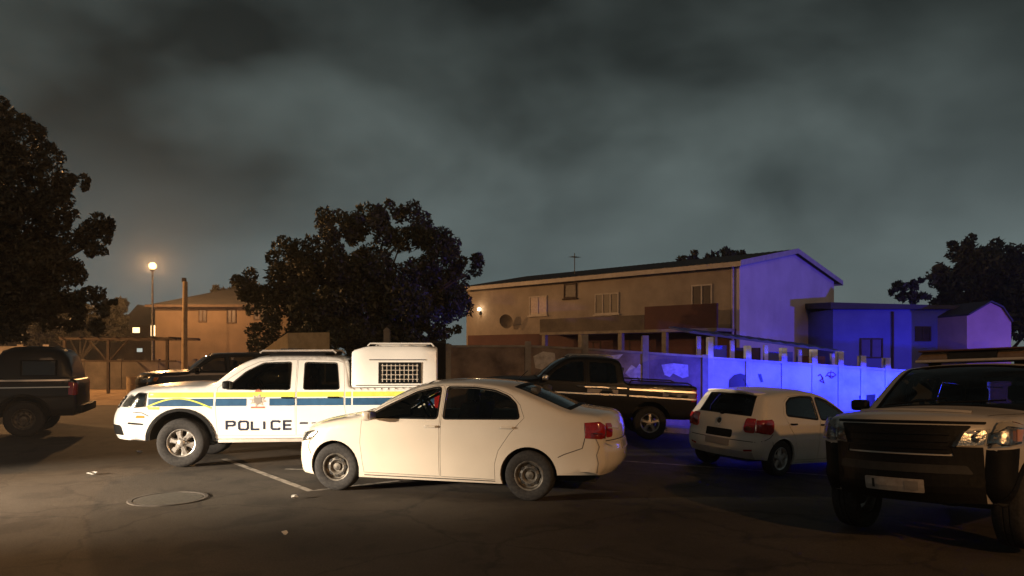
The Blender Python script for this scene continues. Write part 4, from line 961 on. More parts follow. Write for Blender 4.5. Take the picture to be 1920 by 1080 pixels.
def canopy(root, m, police):
    if police: xs = [(-1.09, 1.275, 1.86, .80), (-1.13, 1.275, 1.895, .815), (-1.30, 1.275, 1.945, .825), (-1.40, 1.275, 1.955, .83), (-2.2, 1.275, 1.955, .83), (-2.47, 1.275, 1.945, .825), (-2.495, 1.275, 1.925, .82), (-2.50, 1.275, 1.88, .815)]
    else: xs = [(-1.10, 1.275, 1.80, .78), (-1.17, 1.275, 1.90, .80), (-1.32, 1.275, 1.955, .815), (-1.6, 1.275, 1.975, .82), (-2.1, 1.275, 1.965, .82), (-2.30, 1.275, 1.90, .81), (-2.42, 1.275, 1.75, .80), (-2.50, 1.275, 1.45, .79)]
    c = MB(); v = []; f = []; prof = [(1.0, 0), (1.0, .04), (.99, .5), (.978, .86), (.965, .94), (.93, .99), (.4, 1.01), (0, 1.015)] if police else [(1.0, 0), (1.0, .04), (.985, .5), (.955, .80), (.90, .93), (.80, .99), (.4, 1.03), (0, 1.04)]
    full = prof + [(-a, b) for a, b in prof[-2::-1]]; n = len(full)
    for x, z0, z1, hw in xs: v += [(x, a * (hw + .04 * (1 - b)), z0 + (z1 - z0) * b) for a, b in full]
    for i in range(len(xs) - 1): f += [(i * n + j, i * n + j + 1, (i + 1) * n + j + 1, (i + 1) * n + j) for j in range(n - 1)]
    f += [tuple(range(n)), tuple(range((len(xs) - 1) * n, len(xs) * n))[::-1]]
    co = weld(c.add(v, f).build('canopy', m, root), ang=45)
    for sgn in (1, -1):
        y = sgn * .822
        def yy(z): return sgn * ((.873 - .048 * (z - 1.275) / .6) if police else (.864 - .055 * (z - 1.275) / .6))
        def q4(x0, x1, z0, z1, o, m_, nm, par):
            r0, r1 = yy(z0) + sgn * o, yy(z1) + sgn * o; i0, i1 = r0 - sgn * .02, r1 - sgn * .02
            return MB().add([(x0, r0, z0), (x1, r0, z0), (x1, r1, z1), (x0, r1, z1), (x0, i0, z0), (x1, i0, z0), (x1, i1, z1), (x0, i1, z1)], [(0, 1, 2, 3), (0, 4, 5, 1), (1, 5, 6, 2), (2, 6, 7, 3), (3, 7, 4, 0)]).build(nm, m_, par)
        wn = q4(-2.19, -1.57, 1.355, 1.665, -.002, 'glass_d' if police else 'clear', 'window', co)
        q4(-2.23, -1.53, 1.335, 1.356, .008, 'plastic', 'window_frame', co); q4(-2.23, -1.53, 1.664, 1.686, .008, 'plastic', 'window_frame', co); q4(-2.23, -2.188, 1.357, 1.663, .008, 'plastic', 'window_frame', co); q4(-1.572, -1.53, 1.357, 1.663, .008, 'plastic', 'window_frame', co)
        if police:
            for k in range(9): q4(-2.17 + k * .071, -2.158 + k * .071, 1.36, 1.66, .014, 'crest', 'grille_bar', co)
            for k in range(4): q4(-2.185, -1.575, 1.40 + k * .075, 1.41 + k * .075, .018, 'crest', 'grille_bar', co)
            q4(-2.30, -1.38, 1.72, 1.735, .004, 'seam', 'rain_gutter', co)
        if police:
            auto_smooth(MB().tube([(-1.34, sgn * .70, 1.955), (-1.38, sgn * .70, 2.0), (-2.40, sgn * .70, 2.0), (-2.44, sgn * .70, 1.955)], .014, 8).build('rack_rail', 'white', co))
        q4(-2.46, -1.16, 1.30, 1.312, .006, 'seam', 'seal', co)
    if police:
        for k in range(5): MB().tube([(-1.45 - k * .23, -.70, 2.0), (-1.45 - k * .23, .70, 2.0)], .012, 6).build('rack_bar', 'white', co)
        for k in range(3): MB().box(-2.3, -1.5, -.42 + k * .36, -.30 + k * .36, 1.968, 1.985).build('roof_rib', 'white', co)
    return co
S_P = Shell(PICK, PW, PP, [(1.60, .40, .505), (-1.60, .40, .50)], .46)
def pickup_common(root, S, p, dark=False):
    kf = (0, S.idx(2.28, 1.20)); kr = (S.idx(-2.50, 1.265), len(S.xz) - 1)
    lights(S, root, 'headlight', 'reflector', [(2.455, .97), (2.37, 1.13), (2.30, 1.19), (2.14, 1.18), (2.16, .99)], [(.52, .96), (S.ye[S.idx(2.46, .95)] - .01, .96), (S.ye[S.idx(2.39, 1.1)] - .01, 1.14), (.56, 1.15)], kf, .004)
    lights(S, root, 'headlight_lens', 'clear', [(2.46, .96), (2.365, 1.14), (2.29, 1.20), (2.13, 1.19), (2.15, .98)], [(.51, .95), (S.ye[S.idx(2.46, .95)] - .005, .95), (S.ye[S.idx(2.39, 1.1)] - .005, 1.15), (.55, 1.16)], kf, .012)
    mb = MB(); S.end_panel(mb, rounded([(-.46, .93), (.46, .93), (.50, 1.13), (-.50, 1.13)], .04), *kf, .004, .01, .05); gr = mb.build('grille', 'plastic', root)
    for z in (.97, 1.03, 1.09): mb = MB(); S.end_panel(mb, [(-.44, z - .012), (.44, z - .012), (.44, z + .012), (-.44, z + .012)], *kf, .014, .01, None); mb.build('slat', 'chrome', gr)
    mb = MB(); S.end_panel(mb, rounded([(-.62, .50), (.62, .50), (.58, .66), (-.58, .66)], .04), *kf, .004, .01, .06); mb.build('air_intake', 'plastic', root)
    lights(S, root, 'tail_light', 'red', [(-2.605, .92), (-2.605, 1.20), (-2.45, 1.20), (-2.45, .92)], [(.70, .92), (S.ye[-8] - .005, .92), (S.ye[-8] - .005, 1.2), (.70, 1.2)], kr, .006)
    for sgn in (1, -1):
        arc = ring(1.60, .40, .505, .555, 4, 176); mb = MB(); S.side_panel(mb, np.array(arc), (), sgn, .016, .016, None, False); mb.build('arch_flare', 'plastic', root)
        arc = ring(-1.60, .40, .50, .55, 6, 174); mb = MB(); S.side_panel(mb, np.array(arc), (), sgn, .016, .016, None, False); mb.build('arch_flare', 'plastic', root)
        st = MB(); st.box(-1.0, 1.0, sgn * .78, sgn * .965, .40, .455, .018); auto_smooth(st.build('side_step', 'trim' if not dark else 'chrome', root))
        mb = MB(); S.side_panel(mb, rounded([(2.30, .80), (2.16, .80), (2.16, .835), (2.28, .84)], .01), (), sgn, .005, .006, None, False); mb.build('side_marker', 'amber', root)
        mb = MB(); S.side_panel(mb, rounded([(2.44, .70), (2.18, .685), (2.18, .71), (2.42, .735)], .01), (), sgn, .005, .006, None, False); mb.build('bumper_strip', 'plastic', root)
    side_strip(S, root, 'bumper_seam', [(2.48, .90), (2.2, .885), (2.09, .83)], .012, 'seam', .0015)
    b = MB(); b.box(-2.74, -2.60, -.85, .85, .50, .68, .03); auto_smooth(b.build('rear_bumper', 'plastic' if dark else 'chrome', root))
    kb = (S.idx(2.05, 1.265), S.idx(1.15, 1.325)); top_line(S, root, 'bonnet_seam', [(1.22, .72), (1.7, .72), (2.2, .66)], .012, *kb); top_line(S, root, 'bonnet_seam', [(1.22, -.72), (1.7, -.72), (2.2, -.66)], .012, *kb)
    # wipers and cowl
    kc = S.idx(1.15, 1.325); q = MB()
    for y0, y1 in ((-.55, .02), (-.02, .5)):
        a = S.wrap(np.array([kc + 1.0]), np.array([y0 / .8]))[0] + [.02, 0, .02]; c = S.wrap(np.array([kc + 3.0]), np.array([y1 / .8]))[0] + [.02, 0, .03]; q.tube([a, c], .009, 6)
    q.build('wiper', 'plastic', root)

pp = make_vehicle('police_pickup', S_P, 'white', SP)
tag(pp, 'white police double cab pickup with canopy and yellow and blue stripes', 'pickup')
pickup_common(pp, S_P, 'white'); canopy(pp, 'white', True)
S = S_P
lettering(S, pp, 'POLICE', .88, -.15, .605, .735, 1); lettering(S, pp, 'POLICE', -.15, .88, .605, .735, -1)
side_strip(S, pp, 'lettering_dash', [(-.27, .70), (-.40, .70)], .03, 'ink'); side_strip(S, pp, 'lettering_dash', [(-.46, .70), (-.62, .715)], .018, 'ink')
def stripe(x0, x1, z0, z1, m, nm='stripe'):
    n = max(2, int(abs(x1 - x0) / .06)); xs = np.linspace(x0, x1, n); side_poly(S, pp, nm, [(x, z0) for x in xs] + [(x, z1) for x in xs[::-1]], m, .003, spacing=None, skirt=0)
for x0, x1 in ((2.10, 1.09), (1.05, .57), (.21, -.19), (-.225, -.97), (-1.0, -1.09), (-1.12, -2.50)): stripe(x0, x1, .985, 1.105, 'blue')
for x0, x1 in ((2.10, 1.09), (1.05, -.19), (-.225, -.97), (-1.0, -1.09), (-1.12, -2.50)): stripe(x0, x1, 1.125, 1.205, 'yellow')
t = np.linspace(0, 1, 13); side_strip(S, pp, 'stripe', [(2.12 - 1.0 * k, .955 + .155 * math.sin(math.pi * (.04 + .96 * k))) for k in t], .024, 'yellow', .006)
side_strip(S, pp, 'stripe', [(2.10, .955), (1.93, .955)], .04, 'yellow', .006)
for sgn in (1, -1):       # crest: star, shield and ribbon
    pts = [(.39 + (.125 if k % 2 == 0 else .075) * math.cos(math.pi * k / 8 + .2) * 1.15, 1.075 + (.105 if k % 2 == 0 else .062) * math.sin(math.pi * k / 8 + .2)) for k in range(16)]
    mb = MB(); S.side_panel(mb, np.array(pts), (), sgn, .005, .003, None, False); em = mb.build('emblem', 'crest', pp)
    mb = MB(); S.side_panel(mb, rounded([(.33, 1.12), (.45, 1.12), (.45, 1.05), (.39, 1.0), (.33, 1.05)], .02), (), sgn, .008, .003, None, False); mb.build('shield', 'plate_d', em)
    mb = MB(); S.side_panel(mb, rounded([(.28, .945), (.50, .945), (.50, .975), (.28, .975)], .01), (), sgn, .006, .003, None, False); mb.build('ribbon', 'crest_red', em)
    mb = MB(); S.side_panel(mb, ring(.39, 1.205, .0, .05, 0, 180, 8), (), sgn, .006, .003, None, False); mb.build('crown_mark', 'crest_red', em)
lb_ = MB(); lb_.box(-.75, .42, -.55, .55, 1.835, 1.855, .008); lb_.box(-.62, .30, -.50, -.46, 1.79, 1.836); lb_.box(-.62, .30, .46, .50, 1.79, 1.836); lbo = lb_.build('roof_rack', 'plastic', pp)
for y in (-.5, .5): auto_smooth(MB().tube([(.45, y * 1.04, 1.84), (.40, y * 1.04, 1.875), (-.75, y * 1.04, 1.885), (-.80, y * 1.04, 1.84)], .018, 8).build('rail', 'trim', lbo))
b = MB(); b.box(-.14, .14, -.44, .44, 1.857, 1.915, .02); auto_smooth(b.build('light_bar', 'navy', lbo))
PF = Vector((-3.19, -.32)).normalized(); c0 = Vector((-5.32, 11.54)) * .5 + Vector((-2.13, 11.86)) * .5 + Vector((-PF.y, PF.x)) * -.90
place(pp, c0.x, c0.y, PF)

dp = make_vehicle('canopy_pickup', S_P, 'brown', dict(SP, wheel=(.392, .225, .25, 'steel'), glass='glass'))
tag(dp, 'dark bronze pickup with rounded canopy under the left tree', 'pickup')
pickup_common(dp, S_P, 'brown', True); canopy(dp, 'brown', False)
side_strip(S, dp, 'load_rail', [(-1.12, 1.235), (-2.48, 1.235)], .028, 'chrome', .02); side_strip(S, dp, 'load_rail', [(-1.12, 1.09), (-2.48, 1.09)], .022, 'chrome', .02)
place(dp, -12.45, 15.9, (-.93, -.37))

BLK = [(2.05, .45, .10, .34, 0), (2.12, .55, .16, .30, 0), (2.13, .80, .16, .28, 0), (2.08, .98, .14, .25, 0), (2.0, 1.10, .12, .22, .02), (1.8, 1.17, .10, .12, .05), (1.4, 1.22, .08, .05, .06), (.78, 1.265, .06, .05, .05),
       (.50, 1.46, .05, .10, .03), (.25, 1.66, .05, .10, .03), (.06, 1.765, .06, .05, .03), (-.2, 1.80, .07, .0, .03), (-.65, 1.80, .08, 0, .03), (-.95, 1.78, .08, 0, .02), (-1.10, 1.70, .06, -.03, .02), (-1.17, 1.45, .05, -.03, 0), (-1.20, 1.29, .03, -.02, 0),
       (-1.26, 1.245, .03, 0, 0), (-2.0, 1.24, .03, 0, 0), (-2.74, 1.24, .04, 0, 0), (-2.83, 1.20, .06, -.02, 0), (-2.85, .95, .08, -.03, 0), (-2.85, .65, .08, -.04, 0), (-2.80, .48, .08, -.04, 0)]
S_B = Shell(BLK, [(.38, .86), (.55, .90), (.9, .91), (1.08, .90), (1.22, .885), (1.30, .86), (1.82, .68)], [(-2.9, .97), (-1.6, 1), (1.2, 1), (1.8, .98), (2.2, .92)], [(1.42, .39, .47), (-1.80, .39, .47)], .46)
SB = dict(belly=.42, wheel=(.375, .215, .24, 'spoke5'), ws=((.78, 1.265), (.06, 1.765), .90), rw=((-1.10, 1.70), (-1.20, 1.29), .80), doors=[[(.72, .52), (.76, 1.0), (.72, 1.25), (.50, 1.42), (.22, 1.62), (.02, 1.72), (-.30, 1.745), (-.34, .52)], [(-.355, .52), (-.32, 1.745), (-.85, 1.74), (-1.02, 1.68), (-1.10, 1.28), (-1.12, .9), (-1.2, .75), (-1.26, .52)]],
          windows=[[(.60, 1.25), (.30, 1.52), (.04, 1.66), (-.26, 1.69), (-.28, 1.24)], [(-.42, 1.24), (-.40, 1.69), (-.88, 1.68), (-.98, 1.62), (-1.03, 1.24)]], handles=[(-.12, 1.14), (-.85, 1.14)], handle_mat='chrome', cabin=(-.10, .72), rear_seat=-.72, mirror=(.60, 1.30), mirror_mat='chrome', glass='glass_d', glass_ws='glass', frame_w=.014)
bp = make_vehicle('black_pickup', S_B, 'black', SB); tag(bp, 'black double cab pickup with chrome side rails by the brown wall', 'pickup')
S = S_B; kf = (0, S.idx(1.8, 1.17)); kr = (S.idx(-2.74, 1.24), len(S.xz) - 1)
lights(S, bp, 'headlight', 'reflector', [(2.10, .90), (2.08, 1.06), (1.95, 1.10), (1.80, 1.06), (1.82, .92)], [(.5, .9), (.76, .9), (.74, 1.06), (.52, 1.06)], kf); lights(S, bp, 'tail_light', 'red', [(-2.845, .88), (-2.845, 1.16), (-2.70, 1.16), (-2.70, .88)], [(.70, .88), (.79, .88), (.79, 1.16), (.70, 1.16)], kr)
for sg in (1, -1):
    auto_smooth(MB().tube([(-1.30, sg * .87, 1.25), (-1.34, sg * .88, 1.315), (-2.60, sg * .87, 1.30), (-2.70, sg * .86, 1.25)], .018, 8).build('load_rail', 'black', bp))
    auto_smooth(MB().tube([(.06, sg * .60, 1.80), (-.02, sg * .60, 1.84), (-.85, sg * .60, 1.85), (-.95, sg * .60, 1.81)], .016, 8).build('roof_rail', 'chrome', bp))
    st = MB(); st.box(-1.2, .85, sg * .78, sg * .96, .42, .47, .018); auto_smooth(st.build('side_step', 'plastic', bp))
side_strip(S, bp, 'side_trim', [(-.30, 1.135), (-1.24, 1.13)], .028, 'chrome', .012); side_strip(S, bp, 'side_trim', [(-1.30, 1.115), (-2.80, 1.10)], .040, 'chrome', .012); side_strip(S, bp, 'side_trim', [(.72, .985), (-1.24, .975)], .034, 'chrome', .012); side_strip(S, bp, 'side_trim', [(-1.30, .97), (-2.80, .94)], .034, 'chrome', .012)
side_poly(S, bp, 'side_badge', [(-.36, 1.005), (-.36, 1.095), (-1.05, 1.09), (-1.05, 1.0)], 'plate', .010, spacing=None); side_poly(S, bp, 'side_badge', [(-2.05, .985), (-2.05, 1.07), (-2.78, 1.06), (-2.78, .975)], 'plate_d', .010, spacing=None)
b = MB(); b.box(-3.0, -2.83, -.85, .85, .48, .66, .03); auto_smooth(b.build('rear_bumper', 'chrome', bp))
place(bp, 3.08 - 1.80, 16.1 + .9, (-1, 0))

# ---------------------------------------------------------------- white sedan
SED = [(1.86, .20, .10, .30, 0), (1.92, .34, .15, .26, 0), (1.92, .52, .15, .25, 0), (1.89, .66, .15, .23, .01), (1.80, .785, .13, .21, .03), (1.62, .87, .10, .13, .05), (1.30, .95, .09, .03, .05), (.97, 1.01, .06, .03, .05),
       (.60, 1.20, .045, .11, .05), (.24, 1.375, .05, .07, .05), (-.02, 1.435, .06, .02, .045), (-.40, 1.452, .07, 0, .04), (-.75, 1.435, .07, 0, .045), (-1.05, 1.385, .06, -.05, .05), (-1.42, 1.25, .055, -.09, .04), (-1.80, 1.11, .06, -.06, .04),
       (-2.08, 1.075, .08, -.06, .035), (-2.21, 1.045, .08, -.10, .02), (-2.265, .93, .11, -.13, 0), (-2.26, .72, .13, -.15, 0), (-2.285, .60, .14, -.15, 0), (-2.275, .45, .13, -.14, 0), (-2.20, .34, .10, -.13, 0)]
S_S = Shell(SED, [(.18, .79), (.26, .825), (.40, .845), (.70, .855), (.90, .843), (.98, .825), (1.03, .805), (1.46, .615)], [(-2.35, .90), (-1.8, .97), (-1.0, 1), (.9, 1), (1.5, .98), (1.95, .91)], [(1.33, .315, .362), (-1.33, .315, .362)], .20)
SS = dict(belly=.19, wheel=(.315, .185, .19, 'steel'), steer=.10, ws=((.97, 1.01), (.06, 1.42), .92), rw=((-1.05, 1.385), (-1.80, 1.11), .86),
          doors=[[(.90, .27), (.95, .66), (.93, .99), (.60, 1.178), (.22, 1.352), (-.02, 1.408), (-.16, 1.418), (-.16, .26)], [(-.175, .26), (-.175, 1.418), (-.60, 1.415), (-.88, 1.380), (-1.08, 1.305), (-1.20, 1.19), (-1.27, 1.03), (-1.10, .84), (-.95, .62), (-.90, .45), (-.90, .25)]],
          windows=[[(.84, 1.0), (.57, 1.145), (.20, 1.322), (-.02, 1.376), (-.115, 1.386), (-.115, 1.005)], [(-.21, 1.005), (-.21, 1.388), (-.58, 1.386), (-.85, 1.352), (-1.03, 1.287), (-1.14, 1.195), (-1.20, 1.025)]],
          handles=[(.03, .90), (-.98, .91)], handle_mat='white_s', cabin=(-.02, .52), rear_seat=-.85, mirror=(.76, 1.03), frame_w=.018, glass='glass_l', dash=.40)
sd_ = make_vehicle('sedan', S_S, 'white_s', SS); tag(sd_, 'cream white four-door sedan with bare steel wheels beside the police pickup', 'car')
S = S_S; kf = (0, S.idx(1.62, .87)); kr = (S.idx(-2.21, 1.045), len(S.xz) - 1)
ys_ = lambda z: float(np.interp(-z, -S_S.xz[kr[0]:kr[1], 1], S_S.ye[kr[0]:kr[1]])) - .002
lights(S, sd_, 'headlight', 'reflector', [(1.90, .64), (1.84, .74), (1.66, .80), (1.58, .785), (1.70, .68)], [(.42, .60), (.64, .60), (.62, .74), (.46, .72)], kf, .004); lights(S, sd_, 'headlight_lens', 'clear', [(1.90, .63), (1.845, .75), (1.66, .81), (1.565, .79), (1.69, .67)], [(.41, .59), (.65, .59), (.63, .75), (.45, .73)], kf, .010)
mb = MB(); S.end_panel(mb, rounded([(-.36, .58), (.36, .58), (.38, .68), (-.38, .68)], .03), *kf, .004, .01, .05); mb.build('grille', 'plastic', sd_)
mb = MB(); S.end_panel(mb, rounded([(-.56, .26), (.56, .26), (.50, .42), (-.50, .42)], .04), *kf, .004, .01, .06); mb.build('air_intake', 'plastic', sd_)
lights(S, sd_, 'tail_light', 'red', [(-2.02, .985), (-2.03, .80), (-2.28, .795), (-2.285, .975), (-2.20, 1.0)], [(.52, .80), (ys_(.80), .80), (ys_(.98), .98), (.52, .97)], kr, .006)
lights(S, sd_, 'reverse_lens', 'clear', [(-2.10, .87), (-2.10, .80), (-2.27, .797), (-2.275, .865)], None, kr, .010)
side_strip(S, sd_, 'bumper_seam', [(-2.03, .80), (-2.0, .68), (-1.78, .60), (-1.70, .56)], .010, 'seam', .0015); side_strip(S, sd_, 'bumper_seam', [(1.70, .67), (1.74, .58), (1.69, .48)], .010, 'seam', .0015)
mb = MB(); S.end_panel(mb, [(-.68, .755), (.68, .755), (.68, .767), (-.68, .767)], *kr, .0015, 0, .08); mb.build('boot_seam', 'seam', sd_)
flat_plate(sd_, S, kr, 0, .68, .50, .11, marks=((-.2, -.05, 'plate_d'), (0, .2, 'plate_d')))
kb = (S.idx(1.62, .87), S.idx(.97, 1.01)); top_line(S, sd_, 'bonnet_seam', [(1.02, .70), (1.4, .68), (1.75, .58)], .010, *kb); top_line(S, sd_, 'bonnet_seam', [(1.02, -.70), (1.4, -.68), (1.75, -.58)], .010, *kb)
side_poly(S, sd_, 'fuel_flap_seam', ring(-1.55, .90, .072, .080, 0, 359, 24), 'seam', .0012, both=(-1,), spacing=None, skirt=0)
side_strip(S, sd_, 'sill_trim', [(.90, .235), (-.90, .232)], .012, 'seam', .0015)
for z in (.40,):   # towing eye cover and loose trim by the damaged rear corner
    side_strip(S, sd_, 'bumper_crack', [(-2.16, .80), (-2.20, .70), (-2.17, .60), (-2.19, .50), (-2.17, .38)], .012, 'plate_d', .004)
q = MB(); a = S.side([(-2.30, .93)], .0, 1)[0]
for dz, ln_ in ((0, .12), (-.17, .16)): q.tube([(a[0], a[1] - .02, a[2] + dz), (a[0] - ln_, a[1] - .06, a[2] + dz - .005)], .006, 6)
q.build('loose_trim', 'trim', sd_)
ant = MB().tube([(-.95, 0, 1.45), (-1.12, 0, 1.60)], .005, 6).build('antenna', 'plastic', sd_)
A = Vector((-2.28, 9.6)); B = Vector((.30, 8.9)); f_ = (A - B).normalized(); c0 = (A + B) / 2 + Vector((-f_.y, f_.x)) * -.82 + Vector((-.09, 0))
place(sd_, c0.x, c0.y, f_)

# ---------------------------------------------------------------- white hatchback
HAT = [(1.58, .20, .10, .26, 0), (1.64, .35, .15, .22, 0), (1.64, .55, .15, .21, 0), (1.60, .70, .14, .2, .01), (1.50, .81, .12, .16, .03), (1.25, .91, .09, .05, .05), (.92, .98, .06, .03, .05), (.58, 1.17, .045, .1, .05), (.25, 1.335, .05, .07, .05), (0, 1.40, .06, .02, .045),
       (-.4, 1.425, .07, 0, .04), (-.9, 1.41, .07, 0, .04), (-1.30, 1.365, .07, -.02, .04), (-1.50, 1.325, .06, -.05, .03), (-1.60, 1.20, .08, -.06, .01), (-1.70, 1.03, .10, -.07, 0), (-1.755, .94, .11, -.08, 0), (-1.78, .86, .12, -.09, 0), (-1.785, .66, .13, -.10, 0), (-1.80, .58, .14, -.11, 0), (-1.80, .42, .14, -.11, 0), (-1.72, .28, .12, -.11, 0)]
S_H = Shell(HAT, [(.2, .79), (.3, .82), (.5, .84), (.62, .845), (.66, .835), (.88, .84), (.96, .815), (1.02, .79), (1.44, .60)], [(-1.9, .92), (-1.3, .99), (-.6, 1), (.9, 1), (1.4, .98), (1.7, .91)], [(1.23, .30, .345), (-1.23, .30, .345)], .20)
SH = dict(belly=.19, wheel=(.305, .19, .19, 'spoke5'), ws=((.92, .98), (.06, 1.39), .92), rw=((-1.525, 1.295), (-1.735, .975), .84),
          doors=[[(.86, .27), (.90, .66), (.86, .955), (.56, 1.13), (.22, 1.295), (-.02, 1.355), (-.18, 1.37), (-.20, .27)], [(-.215, .27), (-.195, 1.37), (-.6, 1.372), (-.92, 1.345), (-1.10, 1.25), (-1.20, 1.05), (-1.10, .86), (-.92, .68), (-.84, .45), (-.84, .27)]],
          windows=[[(.76, .97), (.54, 1.10), (.20, 1.26), (-.02, 1.315), (-.13, 1.325), (-.14, .98)], [(-.25, .98), (-.24, 1.33), (-.58, 1.33), (-.88, 1.30), (-1.02, 1.22), (-1.10, 1.04)]],
          handles=[(-.02, .88), (-.90, .89)], cabin=(-.05, .50), rear_seat=-.80, mirror=(.68, 1.0), frame_w=.03, glass='glass_d')
hb = make_vehicle('hatchback', S_H, 'white_h', SH); tag(hb, 'white hatchback with red tail lamps and scuffed rear bumper before the white wall', 'car')
S = S_H; kf = (0, S.idx(1.25, .91)); kr = (S.idx(-1.50, 1.325), len(S.xz) - 1)
ye_ = lambda z: float(np.interp(-z, -S.xz[kr[0]:kr[1], 1], S.ye[kr[0]:kr[1]])) - .002
lights(S, hb, 'headlight', 'reflector', [(1.62, .64), (1.56, .76), (1.36, .83), (1.34, .78), (1.46, .67)], [(.42, .60), (.64, .60), (.62, .74), (.46, .72)], kf)
lights(S, hb, 'tail_light', 'red', [(-1.54, .96), (-1.50, .93), (-1.50, .76), (-1.56, .71), (-1.775, .72), (-1.765, .955)], [(.47, .76), (.50, .715), (ye_(.72), .715), (ye_(.95), .955), (.49, .95)], kr, .012)
for sg in (1, -1):
    mb = MB(); S.end_panel(mb, rounded([(sg * .50, .75), (sg * .60, .75), (sg * .60, .82), (sg * .50, .82)], .03), *kr, .016, .006, .03); mb.build('reverse_lens', 'clear', hb)
    top = MB(); S.end_panel(top, rounded([(sg * .50, .40), (sg * .66, .42), (sg * .66, .45), (sg * .5, .43)], .01), *kr, .006, .006, .03); top.build('reflector_strip', 'red', hb)
mb = MB(); S.end_panel(mb, rounded([(-.27, .60), (.27, .60), (.27, .735), (-.27, .735)], .03), *kr, .002, .01, .06); mb.build('plate_recess', 'plastic', hb)
flat_plate(hb, S, kr, 0, .52, .50, .115, 'plate_d', .010)
# round badge with a ring, faint model script under it
def rd(cx_, cz_, r0, r1, n=24): return ring(cx_, cz_, r0, r1, 0, 359.9, n)
mb = MB(); S.end_panel(mb, np.array([(.055 * math.cos(a), .86 + .055 * math.sin(a)) for a in np.linspace(0, 2 * math.pi, 24, False)]), *kr, .010, .012, None); bo = mb.build('badge', 'dark', hb)
mb = MB(); S.end_panel(mb, np.array(rd(0, .86, .045, .058)), *kr, .016, .01, None); mb.build('badge_ring', 'chrome', bo)
for k in range(3): mb = MB(); S.end_panel(mb, rounded([(-.05 + k * .045, .775), (-.015 + k * .045, .775), (-.015 + k * .045, .80), (-.05 + k * .045, .80)], .008), *kr, .006, .004, None); mb.build('script_mark', 'chrome', hb)
for z in (.565,): mb = MB(); S.end_panel(mb, [(-.72, z), (.72, z), (.72, z + .012), (-.72, z + .012)], *kr, .0015, 0, .08); mb.build('bumper_seam', 'seam', hb)
side_strip(S, hb, 'bumper_seam', [(-1.80, .572), (-1.56, .66), (-1.50, .72)], .010, 'seam', .0015); side_strip(S, hb, 'bumper_seam', [(-1.56, .66), (-1.50, .58), (-1.49, .52)], .010, 'seam', .0015)
mb = MB(); S.end_panel(mb, rounded([(-.70, .27), (.70, .27), (.66, .40), (-.66, .40)], .03), *kr, .004, .008, .06); o = mb.build('bumper_insert', 'trim', hb); o['label'] = 'greyed scuffed lower rear bumper'
sp_ = MB(); k0 = S.idx(-1.30, 1.365); P0 = [S.wrap(np.array([k0 * 1.0]), np.array([v]))[0] for v in np.linspace(-.9, .9, 13)]; v = []; f = []
for p in P0: v += [(p[0], p[1], p[2] + .004), (p[0] - .34, p[1] * .97, p[2] - .005), (p[0] - .33, p[1] * .97, p[2] - .035), (p[0] - .12, p[1], p[2] - .03)]
for i in range(12): f += [(i * 4 + j, i * 4 + (j + 1) % 4, i * 4 + 4 + (j + 1) % 4, i * 4 + 4 + j) for j in range(4)]
f += [(0, 1, 2, 3), (51, 50, 49, 48)]; auto_smooth(sp_.add(v, f).build('roof_spoiler', 'white_h', hb))
q = MB(); a = S.end([(0, .99)], *kr, .02)[0]; c = S.end([(-.34, 1.06)], *kr, .02)[0]; q.tube([a, c], .010, 6); q.box(a[0] - .02, a[0] + .04, -.03, .03, a[2] - .03, a[2] + .02, .008); q.build('rear_wiper', 'plastic', hb)
side_strip(S, hb, 'sill_trim', [(.84, .235), (-.84, .235)], .02, 'trim', .006); side_strip(S, hb, 'crease', [(-1.0, .62), (.88, .60)], .008, 'white_h', .006)
MB().tube([(-1.15, 0, 1.44), (-1.32, 0, 1.60)], .005, 6).build('antenna', 'plastic', hb)
a_ = R(35); fw = Vector((math.cos(a_), math.sin(a_))); lf = Vector((-fw.y, fw.x)); c0 = Vector((4.50, 12.05)) + fw * 1.23 + lf * .82
place(hb, c0.x, c0.y, fw)

# ---------------------------------------------------------------- big four wheel drive on the right
SUV = [(1.98, .45, .12, .34, 0), (2.06, .58, .17, .34, 0), (2.07, .85, .17, .33, 0), (2.06, 1.05, .15, .33, 0), (2.0, 1.17, .13, .33, .02), (1.88, 1.235, .10, .31, .03), (1.5, 1.27, .09, .10, .06), (.98, 1.30, .07, .05, .06), (.72, 1.48, .05, .12, .04), (.46, 1.70, .05, .10, .04), (.28, 1.80, .06, .05, .04),
       (0, 1.835, .08, .02, .03), (-.8, 1.845, .09, 0, .03), (-1.7, 1.83, .09, 0, .03), (-2.05, 1.78, .08, -.03, .02), (-2.25, 1.45, .08, -.05, 0), (-2.32, 1.2, .1, -.06, 0), (-2.34, .9, .12, -.07, 0), (-2.34, .6, .12, -.07, 0), (-2.28, .48, .1, -.07, 0)]
S_V = Shell(SUV, [(.4, .88), (.6, .93), (.95, .94), (1.15, .925), (1.25, .905), (1.32, .88), (1.85, .70)], [(-2.4, .95), (-1.6, 1), (1.2, 1), (1.7, .98), (2.1, .90)], [(1.45, .40, .49), (-1.45, .40, .49)], .46)
